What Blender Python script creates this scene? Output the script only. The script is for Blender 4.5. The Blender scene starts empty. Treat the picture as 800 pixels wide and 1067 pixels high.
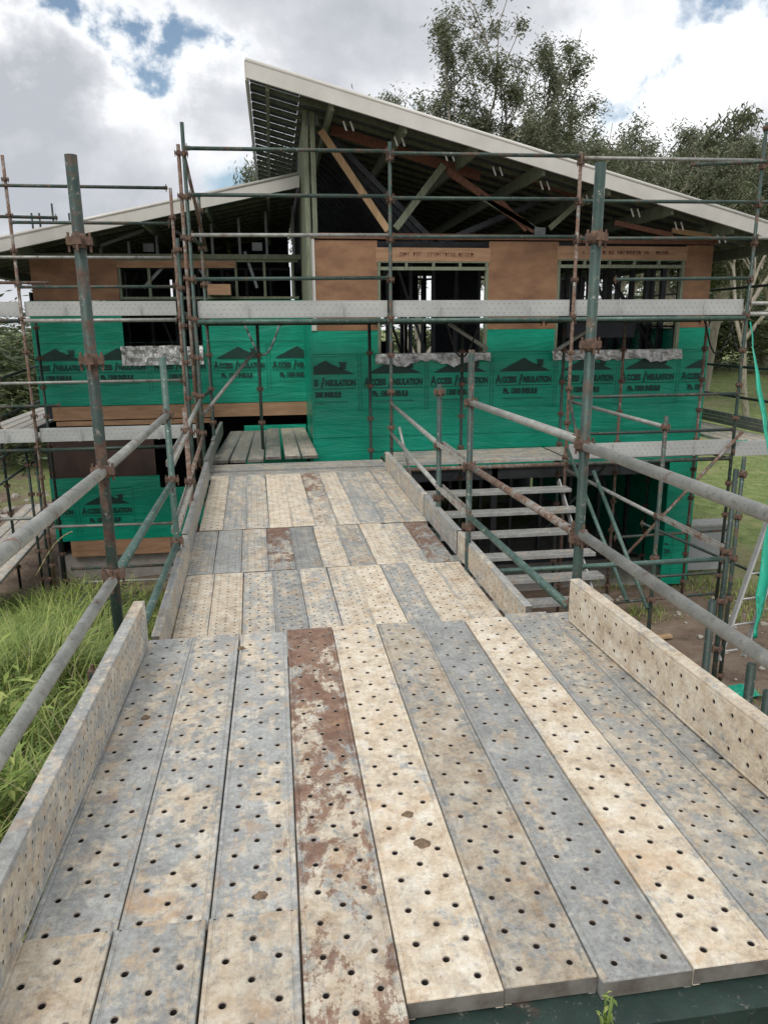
import bpy, math, random
from mathutils import Vector, Matrix
from mathutils import noise as mnoise
R = math.radians
random.seed(7)
scene = bpy.context.scene
col = scene.collection

# ------------------------------------------------------------------ camera, sky, sun, exposure
EYE = Vector((0, 0, 4.25)); YAW, PITCH, ROLL = R(-8.2), R(-14.0), R(-0.5)
cam = bpy.data.objects.new('camera', bpy.data.cameras.new('camera')); col.objects.link(cam)
fw = Vector((-math.sin(YAW)*math.cos(PITCH), math.cos(YAW)*math.cos(PITCH), math.sin(PITCH)))
r0 = Vector((math.cos(YAW), math.sin(YAW), 0)); u0 = r0.cross(fw)
rt = r0*math.cos(ROLL)+u0*math.sin(ROLL); up = u0*math.cos(ROLL)-r0*math.sin(ROLL)
M = Matrix((rt, up, -fw)).transposed().to_4x4(); M.translation = EYE
cam.matrix_world = M
cam.data.sensor_fit = 'VERTICAL'; cam.data.sensor_height = 36; cam.data.lens = 36*770/1067
cam.data.clip_end = 2000; cam.data.clip_start = 0.05
scene.camera = cam
SUN_EL, SUN_AZ = R(50), R(212)      # azimuth from +Y towards +X
w = bpy.data.worlds.new('World'); scene.world = w; w.use_nodes = True
scene.view_settings.view_transform = 'Standard'; scene.view_settings.look = 'None'
scene.view_settings.gamma = 1; scene.view_settings.exposure = 0.32

def N(nt, typ, **kw):
    n = nt.nodes.new(typ)
    for k, v in kw.items():
        if k == 'inp':
            for a, b in v.items():
                s = n.inputs[a]
                if isinstance(b, bpy.types.NodeSocket): nt.links.new(b, s)
                else: s.default_value = b
        else: setattr(n, k, v)
    return n
def L(nt, a, b): nt.links.new(a, b)
def math_(nt, op, a, b=0.0, c=None, clamp=False):
    n = nt.nodes.new('ShaderNodeMath'); n.operation = op; n.use_clamp = clamp
    for i, v in enumerate((a, b) if c is None else (a, b, c)):
        if isinstance(v, bpy.types.NodeSocket): nt.links.new(v, n.inputs[i])
        else: n.inputs[i].default_value = v
    return n.outputs[0]
def ramp(nt, fac, stops, interp='LINEAR'):
    n = nt.nodes.new('ShaderNodeValToRGB'); n.color_ramp.interpolation = interp
    cr = n.color_ramp
    while len(cr.elements) < len(stops): cr.elements.new(0.5)
    for e, (p, c) in zip(cr.elements, stops):
        e.position = p; e.color = (c, c, c, 1) if isinstance(c, (int, float)) else (*c, 1)
    L(nt, fac, n.inputs[0]); return n.outputs[0]
def mix(nt, f, a, b, mode='MIX'):
    n = nt.nodes.new('ShaderNodeMix'); n.data_type = 'RGBA'; n.blend_type = mode
    for s, v in ((n.inputs[0], f), (n.inputs[6], a), (n.inputs[7], b)):
        if isinstance(v, bpy.types.NodeSocket): nt.links.new(v, s)
        elif isinstance(v, (int, float)): s.default_value = v
        else: s.default_value = (*v, 1)
    return n.outputs[2]

nt = w.node_tree; nt.nodes.clear()
tc = N(nt, 'ShaderNodeTexCoord')
sky = N(nt, 'ShaderNodeTexSky', sky_type='NISHITA', sun_disc=False, sun_elevation=SUN_EL, sun_rotation=SUN_AZ)
mp = N(nt, 'ShaderNodeMapping', inp={'Vector': tc.outputs['Generated'], 'Scale': (1.0, 1.0, 1.7), 'Location': (0.37, 0.1, 0.62)})
n1 = N(nt, 'ShaderNodeTexNoise', inp={'Vector': mp.outputs[0], 'Scale': 3.1, 'Detail': 12.0, 'Roughness': 0.56, 'Distortion': 0.25})
n2 = N(nt, 'ShaderNodeTexNoise', inp={'Vector': mp.outputs[0], 'Scale': 2.2, 'Detail': 5.0, 'Roughness': 0.5, 'Distortion': 0.1})
wn = N(nt, 'ShaderNodeTexNoise', inp={'Vector': tc.outputs['Generated'], 'Scale': 7.0, 'Detail': 7.0, 'Roughness': 0.6})
wv = N(nt, 'ShaderNodeVectorMath', operation='MULTIPLY_ADD'); L(nt, wn.outputs['Color'], wv.inputs[0]); wv.inputs[1].default_value = (.42, .42, .30); wv.inputs[2].default_value = (-.21, -.21, -.15)
wd_ = N(nt, 'ShaderNodeVectorMath', operation='ADD'); L(nt, wv.outputs[0], wd_.inputs[0]); L(nt, tc.outputs['Generated'], wd_.inputs[1])
def skydot(px, py, rad, amt):
    d = (fw + rt*(px-400)/770 - up*(py-533.5)/770).normalized()
    dn = N(nt, 'ShaderNodeVectorMath', operation='DISTANCE'); L(nt, wd_.outputs[0], dn.inputs[0]); dn.inputs[1].default_value = d
    v = math_(nt, 'DIVIDE', dn.outputs['Value'], rad)
    v = math_(nt, 'SUBTRACT', 1.0, v, clamp=True)
    return math_(nt, 'MULTIPLY', v, amt)
cov = math_(nt, 'MULTIPLY_ADD', n1.outputs[0], 1.7, -.17)
for a in ((-10, 22, .09, -.30), (70, 30, .10, -.36), (140, 42, .08, -.32), (200, 50, .06, -.2), (645, 25, .12, -.36), (765, 0, .11, -.34),
          (60, 110, .22, .3), (740, 110, .25, .25), (330, 60, .22, .22)):
    cov = math_(nt, 'ADD', cov, skydot(*a))
mask = ramp(nt, cov, [(0.42, 0.0), (0.62, 1.0)], 'EASE')
shd = math_(nt, 'ADD', math_(nt, 'MULTIPLY', n2.outputs[0], 1.0), math_(nt, 'MULTIPLY', math_(nt, 'SUBTRACT', cov, 0.6), 0.55))
for a in ((40, 130, .24, .22), (180, 150, .2, .12), (250, 20, .15, .07), (650, 200, .22, .03), (190, 85, .16, -.22), (100, 75, .14, -.2), (20, 40, .08, -.15), (710, 80, .22, -.18), (40, 235, .16, -.12), (380, 30, .2, .05)):
    shd = math_(nt, 'ADD', shd, skydot(*a))
cc = ramp(nt, shd, [(0.36, (10.3, 10.4, 10.4)), (0.5, (8.3, 8.45, 8.7)), (0.64, (5.9, 6.05, 6.4)), (0.8, (4.3, 4.5, 4.9))])
skc = mix(nt, 1.0, sky.outputs[0], (1.15, 1.1, 1.0), 'MULTIPLY')
mx = mix(nt, mask, skc, cc)
bg = N(nt, 'ShaderNodeBackground', inp={'Color': mx, 'Strength': 0.1})
wo = N(nt, 'ShaderNodeOutputWorld'); L(nt, bg.outputs[0], wo.inputs[0])

sl = bpy.data.lights.new('sun', 'SUN'); sun = bpy.data.objects.new('sun', sl); col.objects.link(sun)
sl.energy = 1.5; sl.angle = R(24); sl.color = (1.0, 0.96, 0.9)
sd = Vector((math.sin(SUN_AZ)*math.cos(SUN_EL), math.cos(SUN_AZ)*math.cos(SUN_EL), math.sin(SUN_EL)))
sun.rotation_euler = sd.to_track_quat('Z', 'Y').to_euler(); sun.location = (0, 0, 30)

# ------------------------------------------------------------------ helpers
def ray(x, y): return fw + rt*(x-400)/770 - up*(y-533.5)/770
def onY(x, y, Y): d = ray(x, y); return EYE + d*(Y/d.y)
def onX(x, y, X): d = ray(x, y); return EYE + d*(X/d.x)
def onZ(x, y, Z): d = ray(x, y); return EYE + d*((Z-EYE.z)/d.z)
V = Vector
class MB:
    def __init__(s): s.v = []; s.f = []; s.sm = []; s.mi = []
    def add(s, vs, fs, smooth=False, mi=0):
        o = len(s.v); s.v += [V(p) for p in vs]
        s.f += [tuple(i+o for i in f) for f in fs]; s.sm += [smooth]*len(fs); s.mi += [mi]*len(fs); return s
    def box(s, a, b, mi=0, m=None):
        x0, y0, z0 = a; x1, y1, z1 = b
        vs = [V(p) for p in ((x0,y0,z0),(x1,y0,z0),(x1,y1,z0),(x0,y1,z0),(x0,y0,z1),(x1,y0,z1),(x1,y1,z1),(x0,y1,z1))]
        if m: vs = [m @ p for p in vs]
        return s.add(vs, [(0,3,2,1),(4,5,6,7),(0,1,5,4),(1,2,6,5),(2,3,7,6),(3,0,4,7)], False, mi)
    def beam(s, p, q, wd, ht, mi=0, upv=V((0,0,1))):
        p, q = V(p), V(q); d = (q-p); ln = d.length; d.normalize()
        x = d.cross(upv); 
        if x.length < 1e-4: x = d.cross(V((0,1,0)))
        x.normalize(); z = x.cross(d)
        m = Matrix((x, d, z)).transposed().to_4x4(); m.translation = p
        return s.box((-wd/2, 0, -ht/2), (wd/2, ln, ht/2), mi, m)
    def tube(s, p, q, r=.0242, n=14, hollow=True, mi=0):
        p, q = V(p), V(q); d = (q-p); ln = d.length; d.normalize()
        x = d.cross(V((0,0,1)))
        if x.length < 1e-3: x = V((1,0,0))
        x.normalize(); z = x.cross(d)
        def ring(c, rr): return [c+(x*math.cos(2*math.pi*i/n)+z*math.sin(2*math.pi*i/n))*rr for i in range(n)]
        if hollow:
            dd = min(.08, ln*.3)
            rs = [ring(p+d*dd, r*.84), ring(p, r*.84), ring(p, r), ring(q, r), ring(q, r*.84), ring(q-d*dd, r*.84)]
        else: rs = [ring(p, r), ring(q, r)]
        o = len(s.v); s.v += sum(rs, [])
        for k in range(len(rs)-1):
            for i in range(n):
                j = (i+1) % n
                s.f.append((o+k*n+i, o+k*n+j, o+(k+1)*n+j, o+(k+1)*n+i)); s.sm.append(len(rs) == 2 or k in (0,2,4)); s.mi.append(mi)
        s.f.append(tuple(o+i for i in reversed(range(n)))); s.sm.append(False); s.mi.append(mi)
        k = (len(rs)-1)*n
        s.f.append(tuple(o+k+i for i in range(n))); s.sm.append(False); s.mi.append(mi)
        return s
    def path(s, pts, r, n=8, mi=0):
        for a, b in zip(pts[:-1], pts[1:]): s.tube(a, b, r, n, False, mi)
        return s
    def mesh(s, name, mats, org=V((0,0,0))):
        me = bpy.data.meshes.new(name)
        me.from_pydata([p-org for p in s.v], [], s.f)
        me.polygons.foreach_set('use_smooth', s.sm); me.polygons.foreach_set('material_index', s.mi)
        for m in (mats if isinstance(mats, (list, tuple)) else [mats]): me.materials.append(m)
        me.update(); return me
    def build(s, name, mat, parent=None, org=None):
        o = V(org) if org is not None else (abs_loc(parent) if parent else (V(s.base()) if s.v else V()))
        me = s.mesh(name, mat, o)
        ob = bpy.data.objects.new(name, me); col.objects.link(ob)
        if parent: ob.parent = parent; ob.location = o - abs_loc(parent)
        else: ob.location = o
        return ob
    def base(s):
        xs = [p.x for p in s.v]; ys = [p.y for p in s.v]; zs = [p.z for p in s.v]
        return ((min(xs)+max(xs))/2, (min(ys)+max(ys))/2, min(zs))
def abs_loc(o):
    p = V(o.location)
    while o.parent: o = o.parent; p += V(o.location)
    return p
def tag(o, label=None, cat=None, group=None, kind=None):
    if label: o['label'] = label
    if cat: o['category'] = cat
    if group: o['group'] = group
    if kind: o['kind'] = kind
    return o
def empty(name, loc, label, cat, group=None):
    o = bpy.data.objects.new(name, None); o.empty_display_size = .1; col.objects.link(o); o.location = loc
    return tag(o, label, cat, group)
def link(name, me, parent=None, loc=(0,0,0), rot=None):
    o = bpy.data.objects.new(name, me); col.objects.link(o); o.parent = parent; o.location = loc
    if rot: o.rotation_euler = rot
    return o

# ------------------------------------------------------------------ materials
def mat(name):
    m = bpy.data.materials.new(name); m.use_nodes = True; nt = m.node_tree
    b = nt.nodes['Principled BSDF']; return m, nt, b
def bump(nt, b, h, st=.3, dist=.01):
    n = N(nt, 'ShaderNodeBump', inp={'Strength': st, 'Distance': dist, 'Height': h}); L(nt, n.outputs[0], b.inputs['Normal'])
def noise(nt, vec, sc, det=4, ro=.55, dis=0.0):
    return N(nt, 'ShaderNodeTexNoise', inp={'Vector': vec, 'Scale': sc, 'Detail': float(det), 'Roughness': ro, 'Distortion': dis}).outputs[0]
def coords(nt, scale=(1,1,1), rnd=True):
    tc = N(nt, 'ShaderNodeTexCoord'); m = N(nt, 'ShaderNodeMapping', inp={'Vector': tc.outputs['Object'], 'Scale': scale})
    if rnd:
        oi = N(nt, 'ShaderNodeObjectInfo'); c = N(nt, 'ShaderNodeCombineXYZ')
        for i, k in enumerate((37.0, 91.0, 53.0)): L(nt, math_(nt, 'MULTIPLY', oi.outputs['Random'], k), c.inputs[i])
        L(nt, c.outputs[0], m.inputs['Location'])
    return m.outputs[0]
def objcol(nt):
    oi = N(nt, 'ShaderNodeObjectInfo'); s = N(nt, 'ShaderNodeSeparateColor'); L(nt, oi.outputs['Color'], s.inputs[0])
    return s.outputs[0], s.outputs[1], s.outputs[2], oi.outputs['Alpha'], oi.outputs['Random']
def simple(name, c1, c2=None, rough=.7, sc=6, scale=(1,1,1), metal=0, bst=.15, bdist=.005, det=6, lo=.35, hi=.65, rnd=True):
    m, nt, b = mat(name); v = coords(nt, scale, rnd); n = noise(nt, v, sc, det, .6)
    L(nt, ramp(nt, n, [(lo, c1), (hi, c2 or tuple(x*.7 for x in c1))]), b.inputs['Base Color'])
    b.inputs['Roughness'].default_value = rough; b.inputs['Metallic'].default_value = metal
    bump(nt, b, n, bst, bdist); return m

def plank_material():
    # film, rust and wear; obj.color: r = tan cement film, g = red-brown rust, b = brightness, a = grime
    m, nt, b = mat('weathered_galvanised_steel')
    cr, cg, cb, ca, rn = objcol(nt)
    v = coords(nt); vs = coords(nt, (1.5, .6, 1.5))
    base = ramp(nt, noise(nt, v, 7, 8, .68, .4), [(.3, (.27, .28, .275)), (.5, (.385, .393, .38)), (.7, (.51, .515, .49))])
    fine = noise(nt, v, 60, 7, .8)
    base = mix(nt, .7, base, ramp(nt, fine, [(.3, .25), (.7, .75)]), 'OVERLAY')
    mid = noise(nt, v, 21, 9, .80, .25)
    ox = N(nt, 'ShaderNodeSeparateXYZ', inp={'Vector': N(nt, 'ShaderNodeTexCoord').outputs['Object']}).outputs[0]
    edge = math_(nt, 'ABSOLUTE', math_(nt, 'SUBTRACT', ox, .11)); edge = ramp(nt, math_(nt, 'MULTIPLY', edge, 8.0), [(.60, 0.0), (.9, 1.0)])
    t = math_(nt, 'ADD', math_(nt, 'MULTIPLY', noise(nt, vs, 5.5, 10, .76, .35), 1.0), math_(nt, 'MULTIPLY', mid, .95))
    t = math_(nt, 'ADD', t, math_(nt, 'SUBTRACT', math_(nt, 'MULTIPLY', cr, .40), .735))
    t = math_(nt, 'SUBTRACT', t, math_(nt, 'MULTIPLY', edge, .085))
    tm = ramp(nt, t, [(.43, 0.0), (.47, .5), (.56, 1.0)])
    tan = ramp(nt, noise(nt, v, 11, 8, .7), [(.30, (.32, .215, .13)), (.42, (.52, .415, .29)), (.56, (.645, .56, .43)), (.70, (.73, .69, .60))])
    tan = mix(nt, .6, tan, ramp(nt, fine, [(.3, .3), (.7, .7)]), 'OVERLAY')
    c = mix(nt, math_(nt, 'MULTIPLY', tm, .86), base, tan)
    grn_ = ramp(nt, noise(nt, v, 42, 8, .82), [(.36, 1.0), (.46, 0.0)])
    c = mix(nt, math_(nt, 'MULTIPLY', grn_, .60), c, (.19, .175, .15))
    gr2 = ramp(nt, noise(nt, v, 90, 5, .8), [(.58, 0.0), (.66, 1.0)])
    c = mix(nt, math_(nt, 'MULTIPLY', gr2, .45), c, (.72, .70, .64))
    stn = ramp(nt, noise(nt, coords(nt, (1, .45, 1)), 6.5, 9, .75, .5), [(.54, 0.0), (.68, 1.0)])
    c = mix(nt, math_(nt, 'MULTIPLY', stn, .45), c, (.25, .215, .17))
    s = ramp(nt, noise(nt, coords(nt, (1.2, .8, 1)), 14, 9, .75, .5), [(.58, 0.0), (.64, .75)])
    c = mix(nt, math_(nt, 'MULTIPLY', s, .7), c, (.66, .64, .59))
    r_ = math_(nt, 'ADD', math_(nt, 'MULTIPLY', noise(nt, coords(nt, (1.4, .9, 1.4)), 5.5, 12, .78, .4), 1.2), math_(nt, 'MULTIPLY', mid, .42))
    r_ = math_(nt, 'ADD', r_, math_(nt, 'SUBTRACT', math_(nt, 'MULTIPLY', cg, .26), .475))
    oy = N(nt, 'ShaderNodeSeparateXYZ', inp={'Vector': N(nt, 'ShaderNodeTexCoord').outputs['Object']}).outputs[1]
    r_ = math_(nt, 'ADD', r_, math_(nt, 'MULTIPLY', math_(nt, 'MULTIPLY', math_(nt, 'SUBTRACT', oy, 1.15), .085), cg))
    rm = ramp(nt, r_, [(.53, 0.0), (.56, .8), (.66, 1.0)])
    rc = ramp(nt, noise(nt, v, 22, 5, .7), [(.35, (.12, .060, .040)), (.6, (.235, .125, .08))])
    c = mix(nt, math_(nt, 'MULTIPLY', rm, .93), c, rc)
    rs_ = ramp(nt, noise(nt, v, 27, 7, .78), [(.655, 0.0), (.69, .85)])
    c = mix(nt, rs_, c, (.26, .13, .075))
    ob = ramp(nt, noise(nt, v, 4.3, 8, .72, .6), [(.56, 0.0), (.69, .65)])
    c = mix(nt, ob, c, (.49, .31, .17))
    d = ramp(nt, noise(nt, v, 19, 8, .78, .6), [(.585, 0.0), (.64, .9)])
    d2 = ramp(nt, noise(nt, v, 2.6, 3, .5), [(.42, 0.15), (.60, 1.0)])
    c = mix(nt, math_(nt, 'MULTIPLY', d, math_(nt, 'MULTIPLY', d2, ca)), c, (.17, .12, .08))
    sc_ = ramp(nt, noise(nt, coords(nt, (34, 1.2, 34)), 3, 6, .68), [(.58, 0.0), (.68, .55)])
    c = mix(nt, math_(nt, 'MULTIPLY', sc_, .55), c, (.24, .245, .25))
    vm = N(nt, 'ShaderNodeVectorMath', operation='SCALE'); L(nt, c, vm.inputs[0]); L(nt, cb, vm.inputs['Scale'])
    L(nt, vm.outputs[0], b.inputs['Base Color'])
    met = math_(nt, 'MULTIPLY', math_(nt, 'SUBTRACT', 1.0, math_(nt, 'MAXIMUM', tm, rm), clamp=True), .2)
    L(nt, met, b.inputs['Metallic'])
    L(nt, ramp(nt, tm, [(0, .55), (1, .88)]), b.inputs['Roughness'])
    h = math_(nt, 'ADD', math_(nt, 'MULTIPLY', noise(nt, v, 38, 7, .72), .8), math_(nt, 'ADD', math_(nt, 'MULTIPLY', tm, .5), math_(nt, 'MULTIPLY', noise(nt, v, 4, 2), 1.6)))
    bump(nt, b, h, .4, .0035)
    return m
PLK = plank_material()
RIM = simple('worn_hole_rim', (.30, .27, .23), (.16, .12, .09), .6, 40, lo=.4, hi=.6)
ENDM = simple('darker_plank_end_steel', (.20, .19, .17), (.10, .085, .07), .7, 14, det=8)  # plank end faces get a darker steel tone than the tops
HOLE = simple('painted_shade_rusted_hole_edge', (.018, .014, .012), (.035, .025, .02), .9, 20)  # near-black paints shade into the hole walls, over rusty steel

def tube_material():
    # obj.color: r = rust, g = green paint, b = brightness
    m, nt, b = mat('worn_scaffold_tube'); cr, cg, cb, ca, rn = objcol(nt)
    v = coords(nt); 
    galv = ramp(nt, noise(nt, v, 9, 5, .6), [(.3, (.20, .205, .19)), (.7, (.37, .37, .34))])
    grn = ramp(nt, noise(nt, v, 7, 5, .65), [(.3, (.03, .065, .055)), (.7, (.075, .13, .11))])
    g = math_(nt, 'ADD', noise(nt, v, 6, 8, .7, .4), math_(nt, 'SUBTRACT', math_(nt, 'MULTIPLY', cg, .8), .4))
    c = mix(nt, ramp(nt, g, [(.44, 0.0), (.56, 1.0)]), galv, grn)
    r_ = math_(nt, 'ADD', noise(nt, v, 8, 9, .72, .5), math_(nt, 'SUBTRACT', math_(nt, 'MULTIPLY', cr, .42), .28))
    rc = ramp(nt, noise(nt, v, 22, 4, .7), [(.35, (.10, .055, .04)), (.65, (.23, .14, .095))])
    rm = ramp(nt, r_, [(.47, 0.0), (.58, 1.0)])
    c = mix(nt, rm, c, rc)
    sp = ramp(nt, noise(nt, v, 26, 8, .8), [(.585, 0.0), (.64, .85)])
    c = mix(nt, sp, c, (.46, .43, .36))
    gm = ramp(nt, noise(nt, v, 38, 8, .82), [(.34, .8), (.45, 0.0)])
    c = mix(nt, gm, c, (.07, .065, .055))
    ch = ramp(nt, noise(nt, v, 55, 5, .8), [(.63, 0.0), (.67, .9)])
    c = mix(nt, ch, c, (.19, .10, .06))
    vm = N(nt, 'ShaderNodeVectorMath', operation='SCALE'); L(nt, c, vm.inputs[0]); L(nt, cb, vm.inputs['Scale'])
    L(nt, vm.outputs[0], b.inputs['Base Color'])
    L(nt, ramp(nt, rm, [(0, .5), (1, .85)]), b.inputs['Roughness'])
    L(nt, ramp(nt, rm, [(0, .25), (1, 0)]), b.inputs['Metallic'])
    bump(nt, b, noise(nt, v, 45, 8, .78), .5, .003); return m
TUB = tube_material()
RUST = simple('rusty_coupler_steel', (.075, .048, .038), (.17, .105, .072), .85, 30, bst=.5)
TIMBER = simple('raw_pine_timber', (.50, .34, .19), (.36, .23, .12), .8, 5, (6, 6, .8))
TREAT = simple('treated_green_grey_timber', (.22, .25, .17), (.13, .15, .10), .8, 5, (6, 6, .8))
REDT = simple('red_brown_timber', (.22, .10, .06), (.13, .06, .04), .8, 5, (4, 4, 4))
TOEM = simple('plain_galvanised_toe_board', (.47, .48, .46), (.36, .37, .36), .6, 2.5, (1, .4, 1), metal=.1)
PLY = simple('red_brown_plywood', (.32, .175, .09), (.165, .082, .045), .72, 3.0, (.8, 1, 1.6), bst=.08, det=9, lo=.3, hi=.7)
PLYB = simple('pale_timber_band', (.40, .24, .14), (.28, .16, .09), .8, 3, (1, 1, 6))
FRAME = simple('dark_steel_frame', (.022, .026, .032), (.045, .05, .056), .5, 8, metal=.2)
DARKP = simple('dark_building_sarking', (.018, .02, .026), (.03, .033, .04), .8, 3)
STUD = simple('galvanised_wall_stud', (.23, .25, .25), (.15, .17, .17), .55, 8, metal=.3)
FASC = simple('off_white_fascia_steel', (.60, .585, .54), (.52, .505, .46), .45, 3, bst=.03)
CLOD = simple('dry_brown_mud', (.24, .17, .11), (.13, .09, .06), .95, 60, bst=.6)
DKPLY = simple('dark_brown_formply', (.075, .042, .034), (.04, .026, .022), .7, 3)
CONC = simple('raw_concrete_footing', (.34, .32, .29), (.24, .22, .2), .9, 5)
ALU = simple('brushed_aluminium', (.50, .50, .49), (.38, .38, .37), .45, 9, metal=.5)
GREYB = simple('pale_grey_meter_box_paint', (.36, .37, .38), (.29, .30, .31), .5, 5)
BLACK = simple('black_rubber_cable', (.02, .02, .02), (.035, .035, .035), .6)
BARK = simple('pale_eucalypt_bark', (.42, .38, .31), (.22, .19, .15), .9, 3, (3, 3, .6), bst=.5, bdist=.03)
INK = simple('dark_wrap_print_ink', (.004, .035, .026), (.006, .045, .034), .6, 5)
def roof_material():
    m, nt, b = mat('zinc_roof_sheet'); v = coords(nt, rnd=False)
    n = noise(nt, v, 3, 4); L(nt, ramp(nt, n, [(.3, (.10, .12, .125)), (.7, (.18, .20, .20))]), b.inputs['Base Color'])
    b.inputs['Metallic'].default_value = .4; b.inputs['Roughness'].default_value = .5
    wv = N(nt, 'ShaderNodeTexWave', bands_direction='Y', inp={'Vector': v, 'Scale': 2.1}).outputs['Fac']
    bump(nt, b, wv, .8, .03); return m
ROOF = roof_material()
def wrap_material():
    m, nt, b = mat('green_building_wrap'); v = coords(nt, rnd=False)
    n = noise(nt, v, 1.4, 4, .55)
    L(nt, ramp(nt, n, [(.3, (.0, .25, .155)), (.7, (.003, .36, .23))]), b.inputs['Base Color'])
    b.inputs['Roughness'].default_value = .36; b.inputs['Specular IOR Level'].default_value = .45
    a = noise(nt, coords(nt, (.35, .35, 2.2), False), 2.2, 5, .6, 1.2)
    c = ramp(nt, N(nt, 'ShaderNodeTexNoise', noise_type='RIDGED_MULTIFRACTAL', inp={'Vector': coords(nt, (.5, .5, 1.5), False), 'Scale': 1.6, 'Detail': 3.0}).outputs[0], [(.3, 0.0), (1, 1.0)])
    bump(nt, b, math_(nt, 'ADD', a, math_(nt, 'MULTIPLY', c, .7)), .5, .06); return m
WRAP = wrap_material()
def foil_material():
    m, nt, b = mat('crumpled_silver_foil'); v = coords(nt, (1, 1, .6))
    b.inputs['Metallic'].default_value = .65; b.inputs['Roughness'].default_value = .3
    L(nt, ramp(nt, noise(nt, v, 9, 6, .6), [(.4, (.5, .5, .5)), (.6, (.9, .9, .9))]), b.inputs['Base Color'])
    vo = N(nt, 'ShaderNodeTexVoronoi', feature='DISTANCE_TO_EDGE', inp={'Vector': v, 'Scale': 9.0}).outputs['Distance']
    bump(nt, b, math_(nt, 'ADD', vo, noise(nt, v, 14, 5, .6)), 1.0, .06); return m
FOIL = foil_material()
def leaf_material(name, a, c, d):
    m, nt, b = mat(name); g = N(nt, 'ShaderNodeNewGeometry')
    L(nt, ramp(nt, g.outputs['Random Per Island'], [(0, a), (.5, c), (1, d)]), b.inputs['Base Color'])
    b.inputs['Roughness'].default_value = .5
    tr = N(nt, 'ShaderNodeBsdfTranslucent'); L(nt, ramp(nt, g.outputs['Random Per Island'], [(0, a), (1, d)]), tr.inputs[0])
    ms = N(nt, 'ShaderNodeMixShader'); ms.inputs[0].default_value = .3
    L(nt, b.outputs[0], ms.inputs[1]); L(nt, tr.outputs[0], ms.inputs[2]); L(nt, ms.outputs[0], nt.nodes['Material Output'].inputs[0]); return m
LEAF = leaf_material('eucalypt_leaf', (.08, .10, .05), (.13, .15, .08), (.22, .23, .14))
LEAFD = leaf_material('dense_bush_leaf', (.04, .06, .025), (.08, .11, .045), (.16, .19, .08))
GRS = leaf_material('long_grass_blade', (.11, .18, .035), (.23, .33, .07), (.44, .48, .15))
STRAW = leaf_material('straw_grass_blade', (.22, .19, .10), (.30, .27, .13), (.40, .35, .19))
def ground_material():
    m, nt, b = mat('bare_soil_and_lawn'); tc_ = N(nt, 'ShaderNodeNewGeometry').outputs['Position']
    sx = N(nt, 'ShaderNodeSeparateXYZ'); L(nt, tc_, sx.inputs[0])
    soil = ramp(nt, noise(nt, tc_, 1.6, 9, .68, .3), [(.3, (.085, .06, .042)), (.5, (.19, .135, .095)), (.7, (.30, .235, .175))])
    stone = ramp(nt, noise(nt, tc_, 11, 6, .7), [(.60, 0.0), (.66, .7)])
    soil = mix(nt, stone, soil, (.33, .30, .26))
    lawn = ramp(nt, noise(nt, tc_, 3.0, 9, .7), [(.3, (.09, .13, .035)), (.5, (.17, .22, .065)), (.7, (.28, .31, .12))])
    q = math_(nt, 'ADD', math_(nt, 'MULTIPLY', sx.outputs[1], .16), math_(nt, 'MULTIPLY', noise(nt, tc_, .6, 5), 2.2))
    q = math_(nt, 'ADD', q, math_(nt, 'MULTIPLY', sx.outputs[0], .10))
    q1 = ramp(nt, math_(nt, 'DIVIDE', q, 10.0), [(.365, 0.0), (.41, 1.0)])
    c = mix(nt, q1, soil, lawn)
    dry = ramp(nt, noise(nt, tc_, .35, 6, .7), [(.52, 0.0), (.62, .7)])
    c = mix(nt, math_(nt, 'MULTIPLY', dry, q1), c, (.30, .25, .14))
    L(nt, c, b.inputs['Base Color']); b.inputs['Roughness'].default_value = .95
    bump(nt, b, noise(nt, tc_, 7, 8, .7), .9, .06); return m
GROUND = ground_material()

# ------------------------------------------------------------------ ground
def sst(a, b, x):
    t = max(0, min(1, (x-a)/(b-a))); return t*t*(3-2*t)
def gz(x, y):
    kx = sst(-1.0, 2.0, x)
    hi = 1.9*(1-kx) + 1.5*kx
    y1 = 10.6*(1-kx) + 4.6*kx; y0 = 2.6*(1-kx) + 0.2*kx
    z = -0.35 + (hi+.35)*(1-sst(y0, y1, y))
    z += .10*mnoise.noise(V((x*.5, y*.5, 0))) + .04*mnoise.noise(V((x*2.1, y*2.1, 3)))
    z += .38*sst(-1.3, -2.4, x)*sst(2.5, 4.5, y)*(1-sst(9.5, 11.5, y)) if x < -1.3 else 0
    if y > 16: z += 1.6*sst(16, 60, y) + .2*mnoise.noise(V((x*.08, y*.08, 5)))
    return z
def make_ground():
    xs = [-900,-300,-120,-60,-36,-24] + [-18+.5*i for i in range(90)] + [32,44,60,120,300,900]
    ys = [-300,-60,-20,-8] + [-4+.4*i for i in range(75)] + [28,32,38,46,60,90,160,400,1200]
    vs = [(x, y, gz(x, y)) for y in ys for x in xs]; nx = len(xs)
    fs = [(j*nx+i, j*nx+i+1, (j+1)*nx+i+1, (j+1)*nx+i) for j in range(len(ys)-1) for i in range(nx-1)]
    b = MB(); b.add(vs, fs, True); o = b.build('ground', GROUND, org=(0,0,0)); tag(o, kind='structure')
make_ground()

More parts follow.
